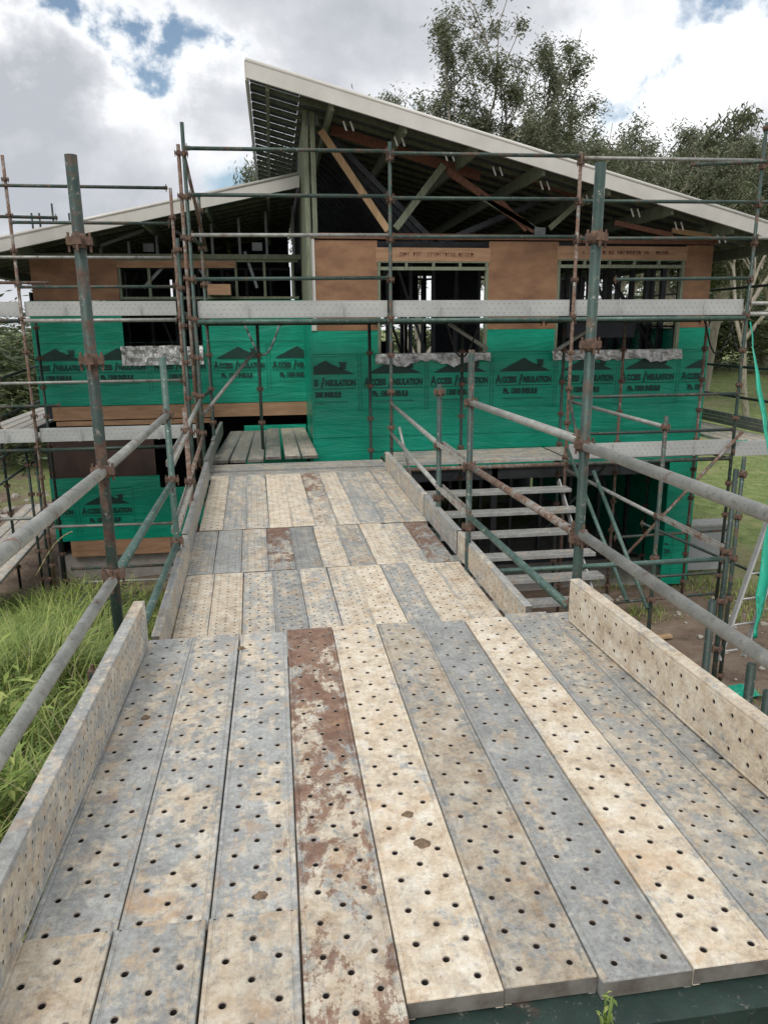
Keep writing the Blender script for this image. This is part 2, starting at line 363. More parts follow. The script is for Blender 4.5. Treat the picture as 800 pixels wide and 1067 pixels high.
# ------------------------------------------------------------------ planks
PW = .225
_pm = {}
def plank_mesh(Ln, pitch=.115, hr=.0085, depth=.05, seg=16, w=.221, lanes=3, mt=None):
    hr *= .86; key = (round(Ln, 3), pitch, hr, depth, seg, w, lanes, mt)
    if key in _pm: return _pm[key]
    b = MB(); bev = .004
    m0 = .014; lw = (w-2*bev-2*m0)/lanes
    x = bev
    def quad(x0, x1, y0, y1, z=0): b.add([(x0,y0,z),(x1,y0,z),(x1,y1,z),(x0,y1,z)], [(0,1,2,3)])
    for e0, sg in ((bev, 1), (w-bev, -1)):     # shallow folded groove along both edges
        xs_ = [(e0, 0), (e0+sg*.007, 0), (e0+sg*.0085, -.0026), (e0+sg*.0115, -.0026), (e0+sg*m0, 0)]
        for (xa, za), (xb, zb_) in zip(xs_[:-1], xs_[1:]):
            f_ = [(xa,bev,za),(xb,bev,zb_),(xb,Ln-bev,zb_),(xa,Ln-bev,za)]
            b.add(f_, [(0,1,2,3) if sg > 0 else (3,2,1,0)])
    for k in range(lanes):
        x0 = bev+m0+k*lw; x1 = x0+lw; off = (pitch/2 if k % 2 else 0) + .045
        y = bev
        n = int((Ln-bev-off-.03)/pitch)
        cells = []
        for i in range(n+1):
            c = off+i*pitch
            if c+min(lw, pitch*.98)/2 > Ln-bev-.002: break
            cells.append(c)
        hy = min(lw, pitch*.98)/2
        for c in cells:
            if c-hy > y+1e-5: quad(x0, x1, y, c-hy)
            y = c+hy
            cx = (x0+x1)/2; ring = []
            for i in range(seg):
                a = 2*math.pi*i/seg; ca, sa = math.cos(a), math.sin(a)
                kx = 1/max(abs(ca), abs(sa)); ring.append((ca, sa, kx))
            vs = [(cx+ca*k_*lw/2, c+sa*k_*hy, 0) for ca, sa, k_ in ring]
            vs += [(cx+ca*hr*1.33, c+sa*hr*1.33, .0006) for ca, sa, _ in ring]
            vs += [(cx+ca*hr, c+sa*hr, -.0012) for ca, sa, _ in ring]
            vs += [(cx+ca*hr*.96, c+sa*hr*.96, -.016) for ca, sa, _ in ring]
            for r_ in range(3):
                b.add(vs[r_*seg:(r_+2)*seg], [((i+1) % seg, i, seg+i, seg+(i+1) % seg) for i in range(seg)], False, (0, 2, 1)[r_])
            if y > Ln-bev: break
        if y < Ln-bev: quad(x0, x1, y, Ln-bev)
    # rolled edge, sides, ends and lips
    o = [(0, -bev), (0, -depth), (.016, -depth)]
    for s in (0, 1):
        X = (lambda t: t) if s == 0 else (lambda t: w-t)
        prof = [(bev, 0), (bev*.3, -bev*.3), (0, -bev), (0, -depth), (.018, -depth), (.018, -depth+.008)]
        for (a, za), (c, zc) in zip(prof[:-1], prof[1:]):
            b.add([(X(a),0,za),(X(c),0,zc),(X(c),Ln,zc),(X(a),Ln,za)], [(0,1,2,3) if s else (3,2,1,0)], za > -depth/2 and zc > -depth/2)
    for s in (0, 1):
        Y = (lambda t: t) if s == 0 else (lambda t: Ln-t)
        prof = [(bev, 0), (bev*.3, -bev*.3), (0, -bev), (0, -depth*.93), (.012, -depth*.93)]
        for (a, za), (c, zc) in zip(prof[:-1], prof[1:]):
            b.add([(bev if za > -bev else 0,Y(a),za),(0,Y(c),zc),(w,Y(c),zc),(w-bev if za > -bev else w,Y(a),za)], [(0,1,2,3)], False, 3 if zc < -bev*1.5 else 0)
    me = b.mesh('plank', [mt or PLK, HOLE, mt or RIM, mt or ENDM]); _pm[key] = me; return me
def plank(name, me, loc, rot, label, cat, group, colr):
    o = link(name, me, None, loc, rot); o.color = colr; return tag(o, label, cat, group)

# near ramp (deck one)
NZ = 2.8
near = [ # tan, rust, bright, grime, pitch, label
 (.50, .02, 1.0, .5, .118, 'grey galvanised perforated plank against the left toe board of the near ramp'),
 (.58, .05, 1.04, .5, .112, 'grey perforated plank with orange-tan patches, second from the left in the near ramp'),
 (.52, .08, 1.06, .8, .112, 'grey perforated plank with a brown clod of dirt, just left of the dark rusty plank'),
 (.80, .88, 1.0, .7, .105, 'dark red-brown stained perforated plank, the rustiest in the near ramp'),
 (1.0, .02, 1.15, .9, .108, 'cream cement-coated perforated plank just right of the dark rusty plank'),
 (.74, .02, .80, .8, .112, 'dull dark grey perforated plank with cream blotches in the middle of the near ramp'),
 (.42, .0, .86, .4, .122, 'blue-grey smooth perforated plank with one tan streak along its edge in the near ramp'),
 (.97, .18, 1.15, .5, .108, 'brightest cream and pinkish perforated plank, third from the right in the near ramp'),
 (.62, .06, .88, .4, .070, 'grey plank with the densest small holes, second from the right in the near ramp'),
 (.58, .22, .85, .5, .112, 'narrow-looking grey plank with rust spots under the right toe board'),
]
for i, (t, r_, br, gr, pt, lab) in enumerate(near):
    x = -.67 + PW*i
    hr = .0085 if pt > .08 else .0065
    me = plank_mesh(1.86 if i < 3 else 2.25 if i == 3 else (2.15 if i != 8 else 2.18), pt, hr, seg=16)
    plank('scaffold_plank', me, (x, (1.585 if i < 3 else 1.2 if i == 3 else 1.30)+random.uniform(-.012, .012), NZ+random.uniform(-.003, .003)),
          (0, random.uniform(-.006, .006), random.uniform(-.002, .002)), lab, 'scaffold plank', 'steel planks of the near ramp', (t, r_, br, gr))
for i, (x, rz, t, br, lab) in enumerate([(-.669, .004, .86, 1.0, 'short tan plank end lapped over the near ramp in the bottom left corner'),
                      (-.446, .002, .45, .92, 'short grey mottled plank end lapped over the near ramp, between two tan ones'),
                      (-.2215, .0, .80, .95, 'short tan and grey plank end lapped beside the dark rusty plank')]):
    me = plank_mesh(1.6, .118, .0088, seg=16)
    plank('scaffold_plank', me, (x, 0.005, NZ+.012), (0, 0, rz), lab, 'scaffold plank', 'short planks lapped at the near end', (t, .05, br, .5))

# far ramp rows
def fz(y): return 2.28+.033*(y-4.6)
AX = -.026
rows = [('front', 4.15, 5.85, 'front row of the far ramp'), ('middle', 5.86, 7.05, 'middle row of the far ramp'), ('back', 7.06, 9.40, 'back row of the far ramp')]
cols = {
 'front': [(.9,.1,1.1),(1.0,0,1.12),(.66,0,1.1),(.42,0,.92),(.7,.1,1.05),(.8,0,1.08),(.98,0,1.16),(.5,0,1.0),(.88,.1,1.1),(.86,0,1.1)],
 'middle': [(.5,0,.95),(.3,0,1.0),(.66,0,1.0),(.62,1.1,.9),(.36,.2,.75),(.86,0,1.05),(.6,0,.85),(.9,0,1.1),(.74,0,1.0),(.5,1.1,.9)],
 'back': [(.95,0,1.1),(.6,0,1.0),(.7,0,1.0),(1.0,0,1.15),(.9,0,1.12),(.7,.62,1.0),(.82,0,1.1),(.5,0,1.0),(.66,0,.95),(.68,0,.98)]}
words = ['first', 'second', 'third', 'fourth', 'fifth', 'sixth', 'seventh', 'eighth', 'ninth', 'tenth']
def look(t, r_, b):
    if r_ > .7: return 'dark rust-patched'
    if r_ > .3: return 'orange-stained grey'
    if t >= .95: return 'bright cream-coated'
    if t >= .8: return 'tan cement-stained'
    if t >= .6: return 'grey and tan mottled'
    if b < .8: return 'dark slate grey'
    return 'pale blue-grey'
slope = math.atan(.033)
for nm, y0, y1, lab in [(a_, b_, c_, d_.replace('of the far ramp', 'of far ramp')) for a_, b_, c_, d_ in rows]:
    off = {'front': 0.0, 'middle': -.02, 'back': .015}[nm]
    for i, (t, r_, br) in enumerate(cols[nm]):
        pt, hr = random.choice([(.055, .0062), (.065, .007), (.1, .0085), (.06, .0065), (.075, .007)])
        me = plank_mesh(y1-y0-.006, pt, hr, seg=8)
        x = -.735 + off + PW*i + AX*(y0-4.6)
        plank('scaffold_plank', me, (x, y0+random.uniform(-.008, .008), fz(y0)+random.uniform(-.004, .006)), (slope, random.uniform(-.01,.01), -AX+random.uniform(-.003,.003)),
              '%s plank, %s from left in the %s' % (look(t, r_, br).replace('-', ' '), words[i], lab), 'scaffold plank', 'steel planks of the far ramp', (t, r_, br, .5))
# planks laid across at the head of the far ramp
for i, (y, z, lab) in enumerate([(9.43, 2.44, 'grey plank laid crosswise at the top end of the far ramp'), (9.72, 2.455, 'weathered crosswise plank just behind the first one at the ramp head'),
                                 (10.02, 2.44, 'crosswise plank lying against the house front scaffold posts')]):
    me = plank_mesh(2.4, .075, .007, seg=8)
    plank('scaffold_plank', me, (1.45, y, z), (0, 0, R(90)), lab, 'scaffold plank', 'crosswise planks at the ramp head', (.55, 0, .8, .5))
# planks running back into the recess
for i in range(6):
    x = -.93 + .25*i + (.03 if i > 3 else 0)
    me = plank_mesh(3.1, .075, .007, seg=8)
    plank('scaffold_plank', me, (x, 10.62, 2.44+.03*(i > 2)), (0, 0, .01*(i-3)),
          '%s plank running back into the wall recess, %s from the left' % ('tan stained' if i > 3 else 'dark weathered grey', words[i]), 'scaffold plank', 'planks running into the recess', (.7 if i > 3 else .5, 0, .95 if i > 3 else .7, .4))

# ------------------------------------------------------------------ toe boards (planks on edge)
def toe(p, q, zb, side, label, colr=(.7, .1, .95, .6), pitch=.115, hr=.0085, seg=16, group='toe boards along the ramps', slope_=0, mt=None):
    """plank on edge from p to q (xy), bottom at zb; side=+1 puts the perforated face on the right of the direction p>q"""
    p, q = V((*p, 0)), V((*q, 0)); d = q-p; ln = d.length; d.normalize(); n = V((d.y, -d.x, 0))*side
    me = plank_mesh(ln, pitch, hr, seg=seg, mt=mt)
    upv = V((0,0,1))
    if slope_: 
        d = (d + V((0,0,slope_))).normalized(); upv = n.cross(d)*(1 if n.cross(d).z > 0 else -1)
    if side > 0: X = -upv; o = p + V((0,0,zb+.221))
    else: X = upv; o = p + V((0,0,zb))
    # local axes: x -> X, y -> d, z -> n  (must be right handed)
    m = Matrix((X, d, n)).transposed().to_4x4()
    if m.determinant() < 0:
        X = -X; o = p + V((0,0,zb)) if side > 0 else p + V((0,0,zb+.221)); m = Matrix((X, d, n)).transposed().to_4x4()
    m.translation = o
    ob = link('toe_board', me); ob.matrix_world = m; ob.color = colr
    return tag(ob, label, 'toe board', group)
toe((-.675, 1.0), (-.64, 3.36), NZ+.008, 1, 'thick toe board on edge along the left side of the near ramp', (.62, .02, 1.0, .5), .05, .005)
toe((1.50, 1.2), (1.41, 3.32), NZ+.008, -1, 'tan stained perforated toe board along the right side of the near ramp', (1.0, .12, 1.05, .95), .1, .0075)
toe((-.735, 4.2), (-.775, 6.2), fz(4.2)+.01, 1, 'lower toe board on edge along the left side of the far ramp', (.62, .02, .95, .5), .06, .006, 8, slope_=.033)
toe((-.79, 6.24), (-.85, 9.2), fz(6.24)+.01, 1, 'upper toe board on edge along the left side of the far ramp', (.45, .02, .85, .5), .06, .006, 8, slope_=.033)
toe((1.53, 4.3), (1.49, 5.95), fz(4.3)+.01, -1, 'front grey toe board on the right side of the far ramp', (.72, 0, .95, .7), .07, .006, 8, slope_=.033)
toe((1.485, 5.98), (1.45, 7.2), fz(5.98)+.01, -1, 'short middle toe board on the right side of the far ramp', (.45, 0, .9, .6), .06, .006, 8, slope_=.033)
toe((1.445, 7.22), (1.39, 9.5), fz(7.2)+.01, -1, 'farthest toe board on the right side of the far ramp', (.66, 0, .95, .6), .06, .006, 8, slope_=.033)
toe((-.88, 9.4), (-.9, 10.9), 2.44, 1, 'grey toe board leaning at the left of the ramp head', (.4, 0, .7, .5), .08, .006, 8)
toe((-.91, 11.0), (-.93, 13.2), 2.46, 1, 'far toe board beside the recess planks', (.3, 0, .6, .5), .08, .006, 8)

for px, py, s_, lab in ((252, 676, .022, 'brown dirt clod at the far end of the third near plank'), (272, 934, .02, 'brown dirt clod near the end of the third near plank'), (440, 880, .028, 'largest dirt clod on the cream plank'), (425, 850, .022, 'small dirt clod behind the largest on the cream plank'), (152, 668+80, .018, 'dirt clod beside the left toe board of the near ramp')):
    s_ *= .8; q = onZ(px, py, NZ); b = MB(); n = 13; r_ = random.Random(px)
    vs = [(q.x, q.y, NZ+s_*.75)]
    for k_, (rr, zz) in enumerate(((.45, .62), (.8, .35), (1.0, -.02))):
        for i in range(n):
            a = 2*math.pi*i/n; f_ = rr*s_*.85*r_.uniform(.7, 1.25); vs.append((q.x+f_*1.4*math.cos(a), q.y+f_*math.sin(a), NZ+s_*zz*r_.uniform(.7, 1.3)))
    fs = [(0, 1+i, 1+(i+1) % n) for i in range(n)]+[(1+k_*n+i, 1+(k_+1)*n+i, 1+(k_+1)*n+(i+1) % n, 1+k_*n+(i+1) % n) for k_ in range(2) for i in range(n)]
    b.add(vs, fs); tag(b.build('dirt_clod', CLOD), lab, 'dirt clod', 'dirt clods on the planks')

# facade toe boards with clips
def ftoe(x0, x1, y, zb, label, colr=(.5, .02, .95, .4)):
    t = toe((x0, y), (x1, y), zb, 1, label, colr, .085, .0065, 8, 'toe boards on the house scaffold', mt=TOEM)
    n = max(1, int(round((x1-x0)/1.05)))
    for k in range(n):
        x = x0+(x1-x0)*(k+.5)/n
        b = MB(); b.box((x-.012, y-.072, zb+.002), (x+.012, y-.0635, zb+.215))
        c = b.build('clip', ALU); wm = c.location.copy()
        c.parent = t; c.matrix_parent_inverse = t.matrix_world.inverted()
    return t
bpy.context.view_layer.update()

# ------------------------------------------------------------------ scaffold
def pressing_mesh():
    b = MB()
    b.tube((0,0,-.03), (0,0,.03), .030, 10, False)
    for a in range(4):
        m = Matrix.Rotation(a*math.pi/2, 4, 'Z')
        b.box((-.018, .026, -.016), (.018, .051, .018), 0, m)
        b.box((-.005, .040, -.045), (.005, .049, .036), 0, m)
    return b.mesh('coupler', RUST)
PRESS = pressing_mesh()
RZ = {'worn': (.5, .3, 1.3, 1), 'near': (.62, .75, .55, 1), 'green': (.48, .78, .72, 1), 'rust': (.85, .4, .95, 1), 'dark': (.45, .9, .5, 1), 'grey': (.45, .3, .95, 1), 'mid': (.60, .68, .72, 1), 'pale': (.35, .25, 1.15, 1), 'teal': (.35, .85, 1.35, 1)}
def std(x, y, z0, z1, label, c='mid', zr=None, r=.0242, zlo=None, x1=None, y1=None):
    x1 = x if x1 is None else x1; y1 = y if y1 is None else y1
    t = empty('scaffold_upright', (x, y, z0), label, 'scaffold pole', 'upright scaffold poles')
    b = MB(); b.tube((x, y, z0), (x1, y1, z1), r, 16); o = b.build('pole', TUB, t); o.color = RZ[c]
    if zr is not None:
        z = zr
        while z-.5 > (zlo if zlo is not None else z0+.1): z -= .5
        while z < z1-.03:
            k = (z-z0)/(z1-z0)
            link('coupler', PRESS, t, (k*(x1-x), k*(y1-y), z-z0), (0, 0, random.uniform(-.05, .05))); z += .5
    return t
def rail(p, q, label, c='mid', r=.0242, group='horizontal scaffold rails', name='scaffold_rail', cat='scaffold rail', wedge=True):
    p, q = V(p), V(q)
    t = empty(name, p, label, cat, group)
    b = MB(); b.tube(p, q, r, 14); o = b.build('tube', TUB, t); o.color = RZ[c]
    if wedge:
        d = (q-p).normalized()
        for e, s in ((p, 1), (q, -1)):
            b = MB(); b.beam(e-d*s*.012, e+d*s*.05, .03, .05); b.box(tuple(e+d*s*.01+V((-.006,-.006,-.06))), tuple(e+d*s*.01+V((.006,.006,.055))))
            b.build('wedge', RUST, t)
    return t
def channel(p, q, label, c='rust'):
    p, q = V(p), V(q); b = MB()
    b.beam(p, q, .06, .006); d = (q-p).normalized(); s = d.cross(V((0,0,1))).normalized()
    b.beam(p+s*.03+V((0,0,.018)), q+s*.03+V((0,0,.018)), .005, .042); b.beam(p-s*.03+V((0,0,.018)), q-s*.03+V((0,0,.018)), .005, .042)
    o = b.build('scaffold_channel', TUB); o.color = (.6, 0, 1.3, 1); return tag(o, label, 'scaffold channel', 'rusty channel transoms')

# near ramp posts
std(-.80, 3.50, gz(-.8, 3.5), 4.96, 'tall thick dark pole nearest the camera on the left of the ramps', 'near', 3.62, .0255)
b = MB(); b.tube((-.80, 3.50-.0262, 4.90), (-.80, 3.50-.0256, 4.90), .008, 12, False)
std(1.55, 3.56, gz(1.5, 3.5), 4.99, 'tall green pole nearest the camera on the right of the ramps', 'green', 3.66, .0255)
std(-.82, 5.80, gz(-.8, 5.8), 4.05, 'pale green handrail pole halfway along the left of the far ramp', 'teal', 3.62)
std(-.87, 7.35, gz(-.8, 7.3), 3.52, 'short rusty handrail pole behind the pale green one on the left', 'rust', 3.3)
std(1.50, 5.63, gz(1.5, 5.6), 4.08, 'dark handrail pole with rusty couplers in front of the stair treads', 'mid', 3.18)
std(1.50, 6.75, gz(1.5, 6.7), 3.74, 'short greenish handrail pole just behind the dark one on the right', 'green', 3.17)
# near rails, left
for z, q, c in ((3.62, 3.6, 'worn'), (3.10, 3.6, 'worn')):
    w_ = 'upper' if z > 3.5 else 'lower'
    rail((-.80, -.92, z+.02), (-.80, 3.46, z), '%s long handrail tube beside the grass, left of the near ramp' % w_, c, .0258)
    rail((-.80, 3.54, z), (-.82, 5.77, z), '%s handrail tube between the two nearest left poles' % w_, 'grey' if z > 3.5 else 'teal')
rail((-.80, 3.54, 2.61), (-.82, 5.77, 2.61), 'lowest green handrail tube beside the left toe board of the far ramp', 'teal')
channel((-.83, 5.84, 3.22), (-.87, 7.31, 3.27), 'upper tan channel brace between the left handrail poles')
channel((-.83, 5.84, 2.68), (-.87, 7.31, 2.74), 'lower tan channel brace between the left handrail poles')
rail((-.88, 7.39, 3.30), (-1.0, 10.27, 3.32), 'upper handrail tube meeting the left front post of the house scaffold', 'grey')
rail((-.88, 7.39, 2.80), (-1.0, 10.27, 2.82), 'lower handrail tube meeting the left front post of the house scaffold', 'rust')
# near rails, right
for z, c in ((3.66, 'pale'), (3.20, 'grey')):
    w_ = 'upper' if z > 3.5 else 'lower'
    rail((1.47, -.92, z+.03), (1.54, 3.50, z), '%s thick handrail tube right of the near ramp, running out of frame' % w_, c, .026)
rail((1.535, 3.60, 3.68), (1.5, 5.59, 3.68), 'upper pale green handrail tube right of the far ramp with open end', 'pale')
rail((1.535, 3.60, 3.19), (1.5, 5.59, 3.18), 'rusty middle handrail tube right of the far ramp with open end', 'rust')
rail((1.535, 3.60, 2.76), (1.5, 5.59, 2.77), 'lowest green handrail tube behind the right toe board', 'teal')
channel((1.5, 5.67, 3.17), (1.5, 6.71, 3.18), 'upper rusty channel between the two handrail poles on the right')
channel((1.5, 5.67, 2.77), (1.5, 6.71, 2.77), 'lower rusty channel between the two handrail poles on the right')
rail((1.5, 6.79, 3.18), (1.59, 10.26, 3.22), 'upper slim handrail tube running back to the middle front post', 'grey')
rail((1.5, 6.79, 2.77), (1.59, 10.26, 2.80), 'lower slim handrail tube running back to the middle front post', 'pale')
rail((1.75, 9.6, 2.3), tuple(onY(416, 445, 9.8)), 'thin pale stay tube leaning against the middle front post', 'pale', .018, 'diagonal braces', 'scaffold_brace', 'scaffold brace', False)
std(-.80, -.95, gz(-.8, -.95), 3.9, 'upright pole carrying the near end of the left handrails, out of frame', 'mid', 3.64)
std(1.47, -.95, gz(1.5, -.95), 3.9, 'upright pole carrying the near end of the right handrails, out of frame', 'mid', 3.69)
# supports under near ramp
rail((-.95, 1.40, NZ-.16), (1.75, 1.40, NZ-.16), 'dark green ledger under the near end of the ramp planks', 'dark', .03, 'ledgers under the ramps', 'ramp_ledger', 'ledger')
b = MB(); b.box((-.95, 1.22, NZ-.062), (1.9, 1.36, NZ-.055)); b.box((-.95, 1.22, NZ-.113), (1.9, 1.226, NZ-.063)); b.box((-.95, 1.22, NZ-.119), (1.9, 1.30, NZ-.114))
o = b.build('steel_beam', TUB); o.color = (.35, .95, .55, 1); tag(o, 'dark green steel beam carrying the near ends of the ramp planks', 'steel beam')
b = MB(); b.box((-.9, 1.02, NZ-.30), (1.9, 1.10, NZ-.29)); b.box((-.9, 1.02, NZ-.29), (1.9, 1.03, NZ-.22))
o = b.build('steel_channel', TUB); o.color = (.35, .8, .8, 1); tag(o, 'green grey steel channel lying below the ramp end at the bottom right', 'steel channel')
rail((-.9, 3.3, NZ-.1), (1.6, 3.3, NZ-.1), 'green ledger under the far end of the near ramp', 'dark', .0242, 'ledgers under the ramps', 'ramp_ledger', 'ledger')
for y in (4.35, 5.8, 7.05, 9.25):
    rail((-.9+AX*(y-4.6), y, fz(y)-.095), (1.62, y, fz(y)-.095), {4.35: 'ledger under the near end of the far ramp', 5.8: 'ledger under the front joint of the far ramp', 7.05: 'ledger under the back joint of the far ramp', 9.25: 'ledger under the head of the far ramp'}[y], 'dark', .0242, 'ledgers under the ramps', 'ramp_ledger', 'ledger')

# stair bay
XS = 4.2
pS1 = onX(693, 445, XS); pS0 = onX(757, 577, XS)
YS1, YS0 = pS1.y, pS0.y
std(XS, YS0, gz(XS, YS0), 2.95, 'dark post at the foot corner of the stair bay, right', 'dark', pS0.z+.02)
std(XS, YS1, gz(XS, YS1), pS1.z+.12, 'slim rusty green post at the middle of the stair side', 'mid', pS1.z)
rail((XS, YS1+.03, pS1.z), (XS+.02, 10.26, pS1.z+.02), 'upper stair side rail running back to the house scaffold', 'grey')
zl = onX(690, 541, XS).z
rail((XS, YS1+.03, zl), (XS+.02, 10.26, zl+.02), 'lower stair side rail under the toe boards', 'grey')
channel((XS, YS0+.03, pS0.z+.02), (XS, YS1-.03, zl), 'rusty channel joining the two posts beside the stairs')
rail((1.65, YS0, onX(757, 580, XS).z-.02), (XS-.03, YS0, onX(757, 580, XS).z-.02), 'long green tube crossing low over the stair foot', 'teal')
for (a, c), lab, cc_ in ((((591, 468), (653, 626)), 'left of the two sloping stair handrail tubes', 'teal'), (((618, 491), (674, 634)), 'right of the two sloping stair handrail tubes', 'teal'), (((593, 417), (610, 500)), 'short steep brace beside the front post above the stairs', 'mid')):
    p = onX(*a, XS-.06); q = onX(*c, XS-.06)
    rail(p, q, lab, cc_, .0242, 'diagonal braces', 'scaffold_brace', 'scaffold brace', False)
rail(onY(773, 450, 10.22), onY(650, 580, 10.22), 'tan brace falling left from the right corner post', 'rust', .0242, 'diagonal braces', 'scaffold_brace', 'scaffold brace', False)
rail(onY(645, 470, 11.5), onY(560, 560, 11.5), 'dark brace behind the stairs under the deck', 'dark', .0242, 'diagonal braces', 'scaffold_brace', 'scaffold brace', False)
# stairs
st = empty('scaffold_stairs', (2.95, 8.4, gz(3, 8)), 'grey perforated steel stairs going down from the deck beside the far ramp', 'stairs')
for k in range(9):
    y = 9.92-.265*k; z = 1.99-.24*k
    me = plank_mesh(2.35 if k < 3 else 2.45, .075, .006, seg=8)
    o = link('tread', me, st, V((4.14 + .02*k, y-.05, z))-abs_loc(st), (0, 0, R(90))); o.color = (.35, 0, .8, .5)
for x in (1.86, 4.05):
    b = MB(); b.beam((x, 10.15, 2.05), (x, 7.6, -.26), .02, .09); 
    for k in range(9):
        y = 9.92-.265*k; z = 1.99-.24*k
        b.beam((x+.02, y+.12, z-.07), (x+.02, y+.02, z-.24), .01, .04)
    b.build('stringer', ALU, st)
# short open pipes standing right of ramp
for (px, py, Y, lab) in ((742, 626, 4.0, 'short open-topped dark pipe standing behind the right toe board'), (783, 692, 3.2, 'nearest short open-topped dark pipe at the right edge'), (800, 720, 3.1, 'cut-off pipe end at the right frame edge beside the nearest open pipe')):
    p = onY(px, py, Y); std(p.x, p.y, gz(p.x, p.y), p.z, lab, 'dark', None)
p = onY(775, 476, 7.6); std(p.x, p.y, gz(p.x, p.y), p.z, 'rusty green post top just right of the stair corner post', 'mid', p.z-.2)

# house front scaffold: posts
YF, YI = 10.3, 11.45
ZL = [4.35, 4.88, 5.42, 5.90, 6.44]
def fpost(x, y, z1, lab, c, x1=None, z0=None):
    return std(x, y, gz(x, y) if z0 is None else z0, z1, lab, c, 4.38, x1=x1)
fpost(-1.0, YF, 6.74, 'tall green post at the left corner of the front scaffold', 'green')
std(-1.07, YF+.06, 2.4, 6.5, 'rusty post clamped against the tall green left corner post', 'rust', 4.40)
fpost(1.6, YF, 6.58, 'front scaffold post standing at the right of the ramp head', 'mid')
fpost(4.2, YF, 6.50, 'rusty front scaffold post behind the tall green near pole', 'rust')
fpost(6.86, YF, 6.95, 'right corner post of the front scaffold', 'green')
fpost(-.95, YI, 6.1, 'post behind the left corner of the front scaffold', 'mid')
fpost(-.22, 11.3, 4.32, 'green post rising from the recess planks to the upper deck', 'green', z0=2.47)
fpost(1.45, YI, 4.32, 'slim dark rear post against the green wall by the first window', 'dark')
fpost(2.9, YI, 4.32, 'dark rear post in front of the green wall between the windows', 'dark')
fpost(4.55, YI, 4.32, 'rear post just left of the second window', 'mid')
fpost(5.55, YI, 4.32, 'rusty rear post before the second window', 'rust')
fpost(6.95, YI, 4.42, 'red-brown rear post at the right corner of the house', 'rust')
std(-1.22, 10.9, gz(-1.2, 10.9), 5.45, 'short green post inside the left corner cluster', 'green', 4.3)
# front rails
bays = [(-1.0, 1.6, 'left'), (1.6, 4.2, 'middle'), (4.2, 6.86, 'right')]
lev = {6.44: 'topmost', 5.90: 'second highest', 5.42: 'third highest', 4.88: 'knee-height'}
for a, c_, nm in bays:
    for z in (6.44, 5.90, 5.42, 4.88):
        if z == 4.88 and nm == 'middle': continue
        a_ = a + (0.55 if (z == 4.88 and nm == 'right') else 0)
        rail((a_+.03, YF-.03, z), (c_-.03, YF-.03, z+.02), '%s front rail across the %s bay of the house scaffold' % (lev[z], nm), random.choice(['green', 'mid', 'grey', 'green']))
    rail((a+.03, YF-.02, 4.345), (c_-.03, YF-.02, 4.345), 'ledger under the upper deck in the %s bay' % nm, 'teal', .03)
    rail((a+.03, YI, 4.32), (c_-.03, YI, 4.32), 'rear ledger under the upper deck in the %s bay' % nm, 'dark')
    ftoe(a+.035, c_-.035, YF+.05, 4.39, 'white-grey toe board along the upper deck in the %s bay' % nm, (.22, 0, 1.75, .1))
    for i in range(4):
        me = plank_mesh(c_-a-.05, .15, .008, seg=8)
        plank('scaffold_plank', me, (c_-.02, YF+.15+i*.235, 4.45), (0, 0, R(90)), 'plank of the upper deck in the %s bay, %s from the front' % (nm, words[i]), 'scaffold plank', 'upper deck planks', (.5, 0, .85, .5))
    # lower deck
    if nm != 'left':
        rail((a+.03, YF-.02, 2.27), (c_-.03, YF-.02, 2.27), 'ledger under the lower deck in the %s bay' % nm, 'rust' if nm == 'middle' else 'mid', .03)
        for i in range(4):
            me = plank_mesh(c_-a-.05, .09, .007, seg=8)
            plank('scaffold_plank', me, (c_-.02, YF+.02+i*.24, 2.37), (0, 0, R(90)), 'plank of the lower deck in the %s bay, %s from the front' % (nm, words[i]), 'scaffold plank', 'lower deck planks', (.6, .1, .85, .6))
ftoe(4.24, 6.83, YF-.02, 2.34, 'grey toe board along the lower deck right of the stairs', (.45, .02, .95, .4))
for z, lab in ((3.25, 'upper'), (2.71, 'lower')):
    rail((4.24, YF-.02, z), (6.83, YF-.02, z), '%s guard rail of the lower deck right of the stairs' % lab, 'mid' if z > 3 else 'dark')
# transoms
for x, nm in ((-1.0, 'left corner'), (1.6, 'ramp head'), (4.2, 'stair'), (6.86, 'right corner')):
    for z in (4.33, 2.25) if x > 0 else (4.33, 5.42, 3.35):
        rail((x, YF+.03, z), (x+(.02 if x > 0 else .04), YI-.03, z), 'short %s transom at the %s posts' % ({4.33: 'upper deck', 2.25: 'lower deck', 5.42: 'guard rail', 3.35: 'mid-height'}[z], nm), 'mid')
rail((-1.0, YF+.05, 6.35), (-.9, YI+.1, 5.35), 'steep rusty brace at the top of the left corner posts', 'rust', .0242, 'diagonal braces', 'scaffold_brace', 'scaffold brace', False)
rail((-1.0, YF+.05, 3.1), (-.3, 11.2, 3.9), 'pale brace inside the left corner below the upper deck', 'grey', .0242, 'diagonal braces', 'scaffold_brace', 'scaffold brace', False)
p = onY(308, 262, 11.6); q = onY(335, 335, 11.6)
# diagonal raker tubes between windows under upper deck
rail(onY(467, 337, 11.4), onY(508, 364, 11.4), 'grey stay tube behind the upper deck at the first window', 'pale', .03, 'diagonal braces', 'scaffold_brace', 'scaffold brace', False)
rail(onY(618, 340, 11.4), onY(578, 366, 11.4), 'grey stay tube behind the upper deck at the second window', 'pale', .03, 'diagonal braces', 'scaffold_brace', 'scaffold brace', False)

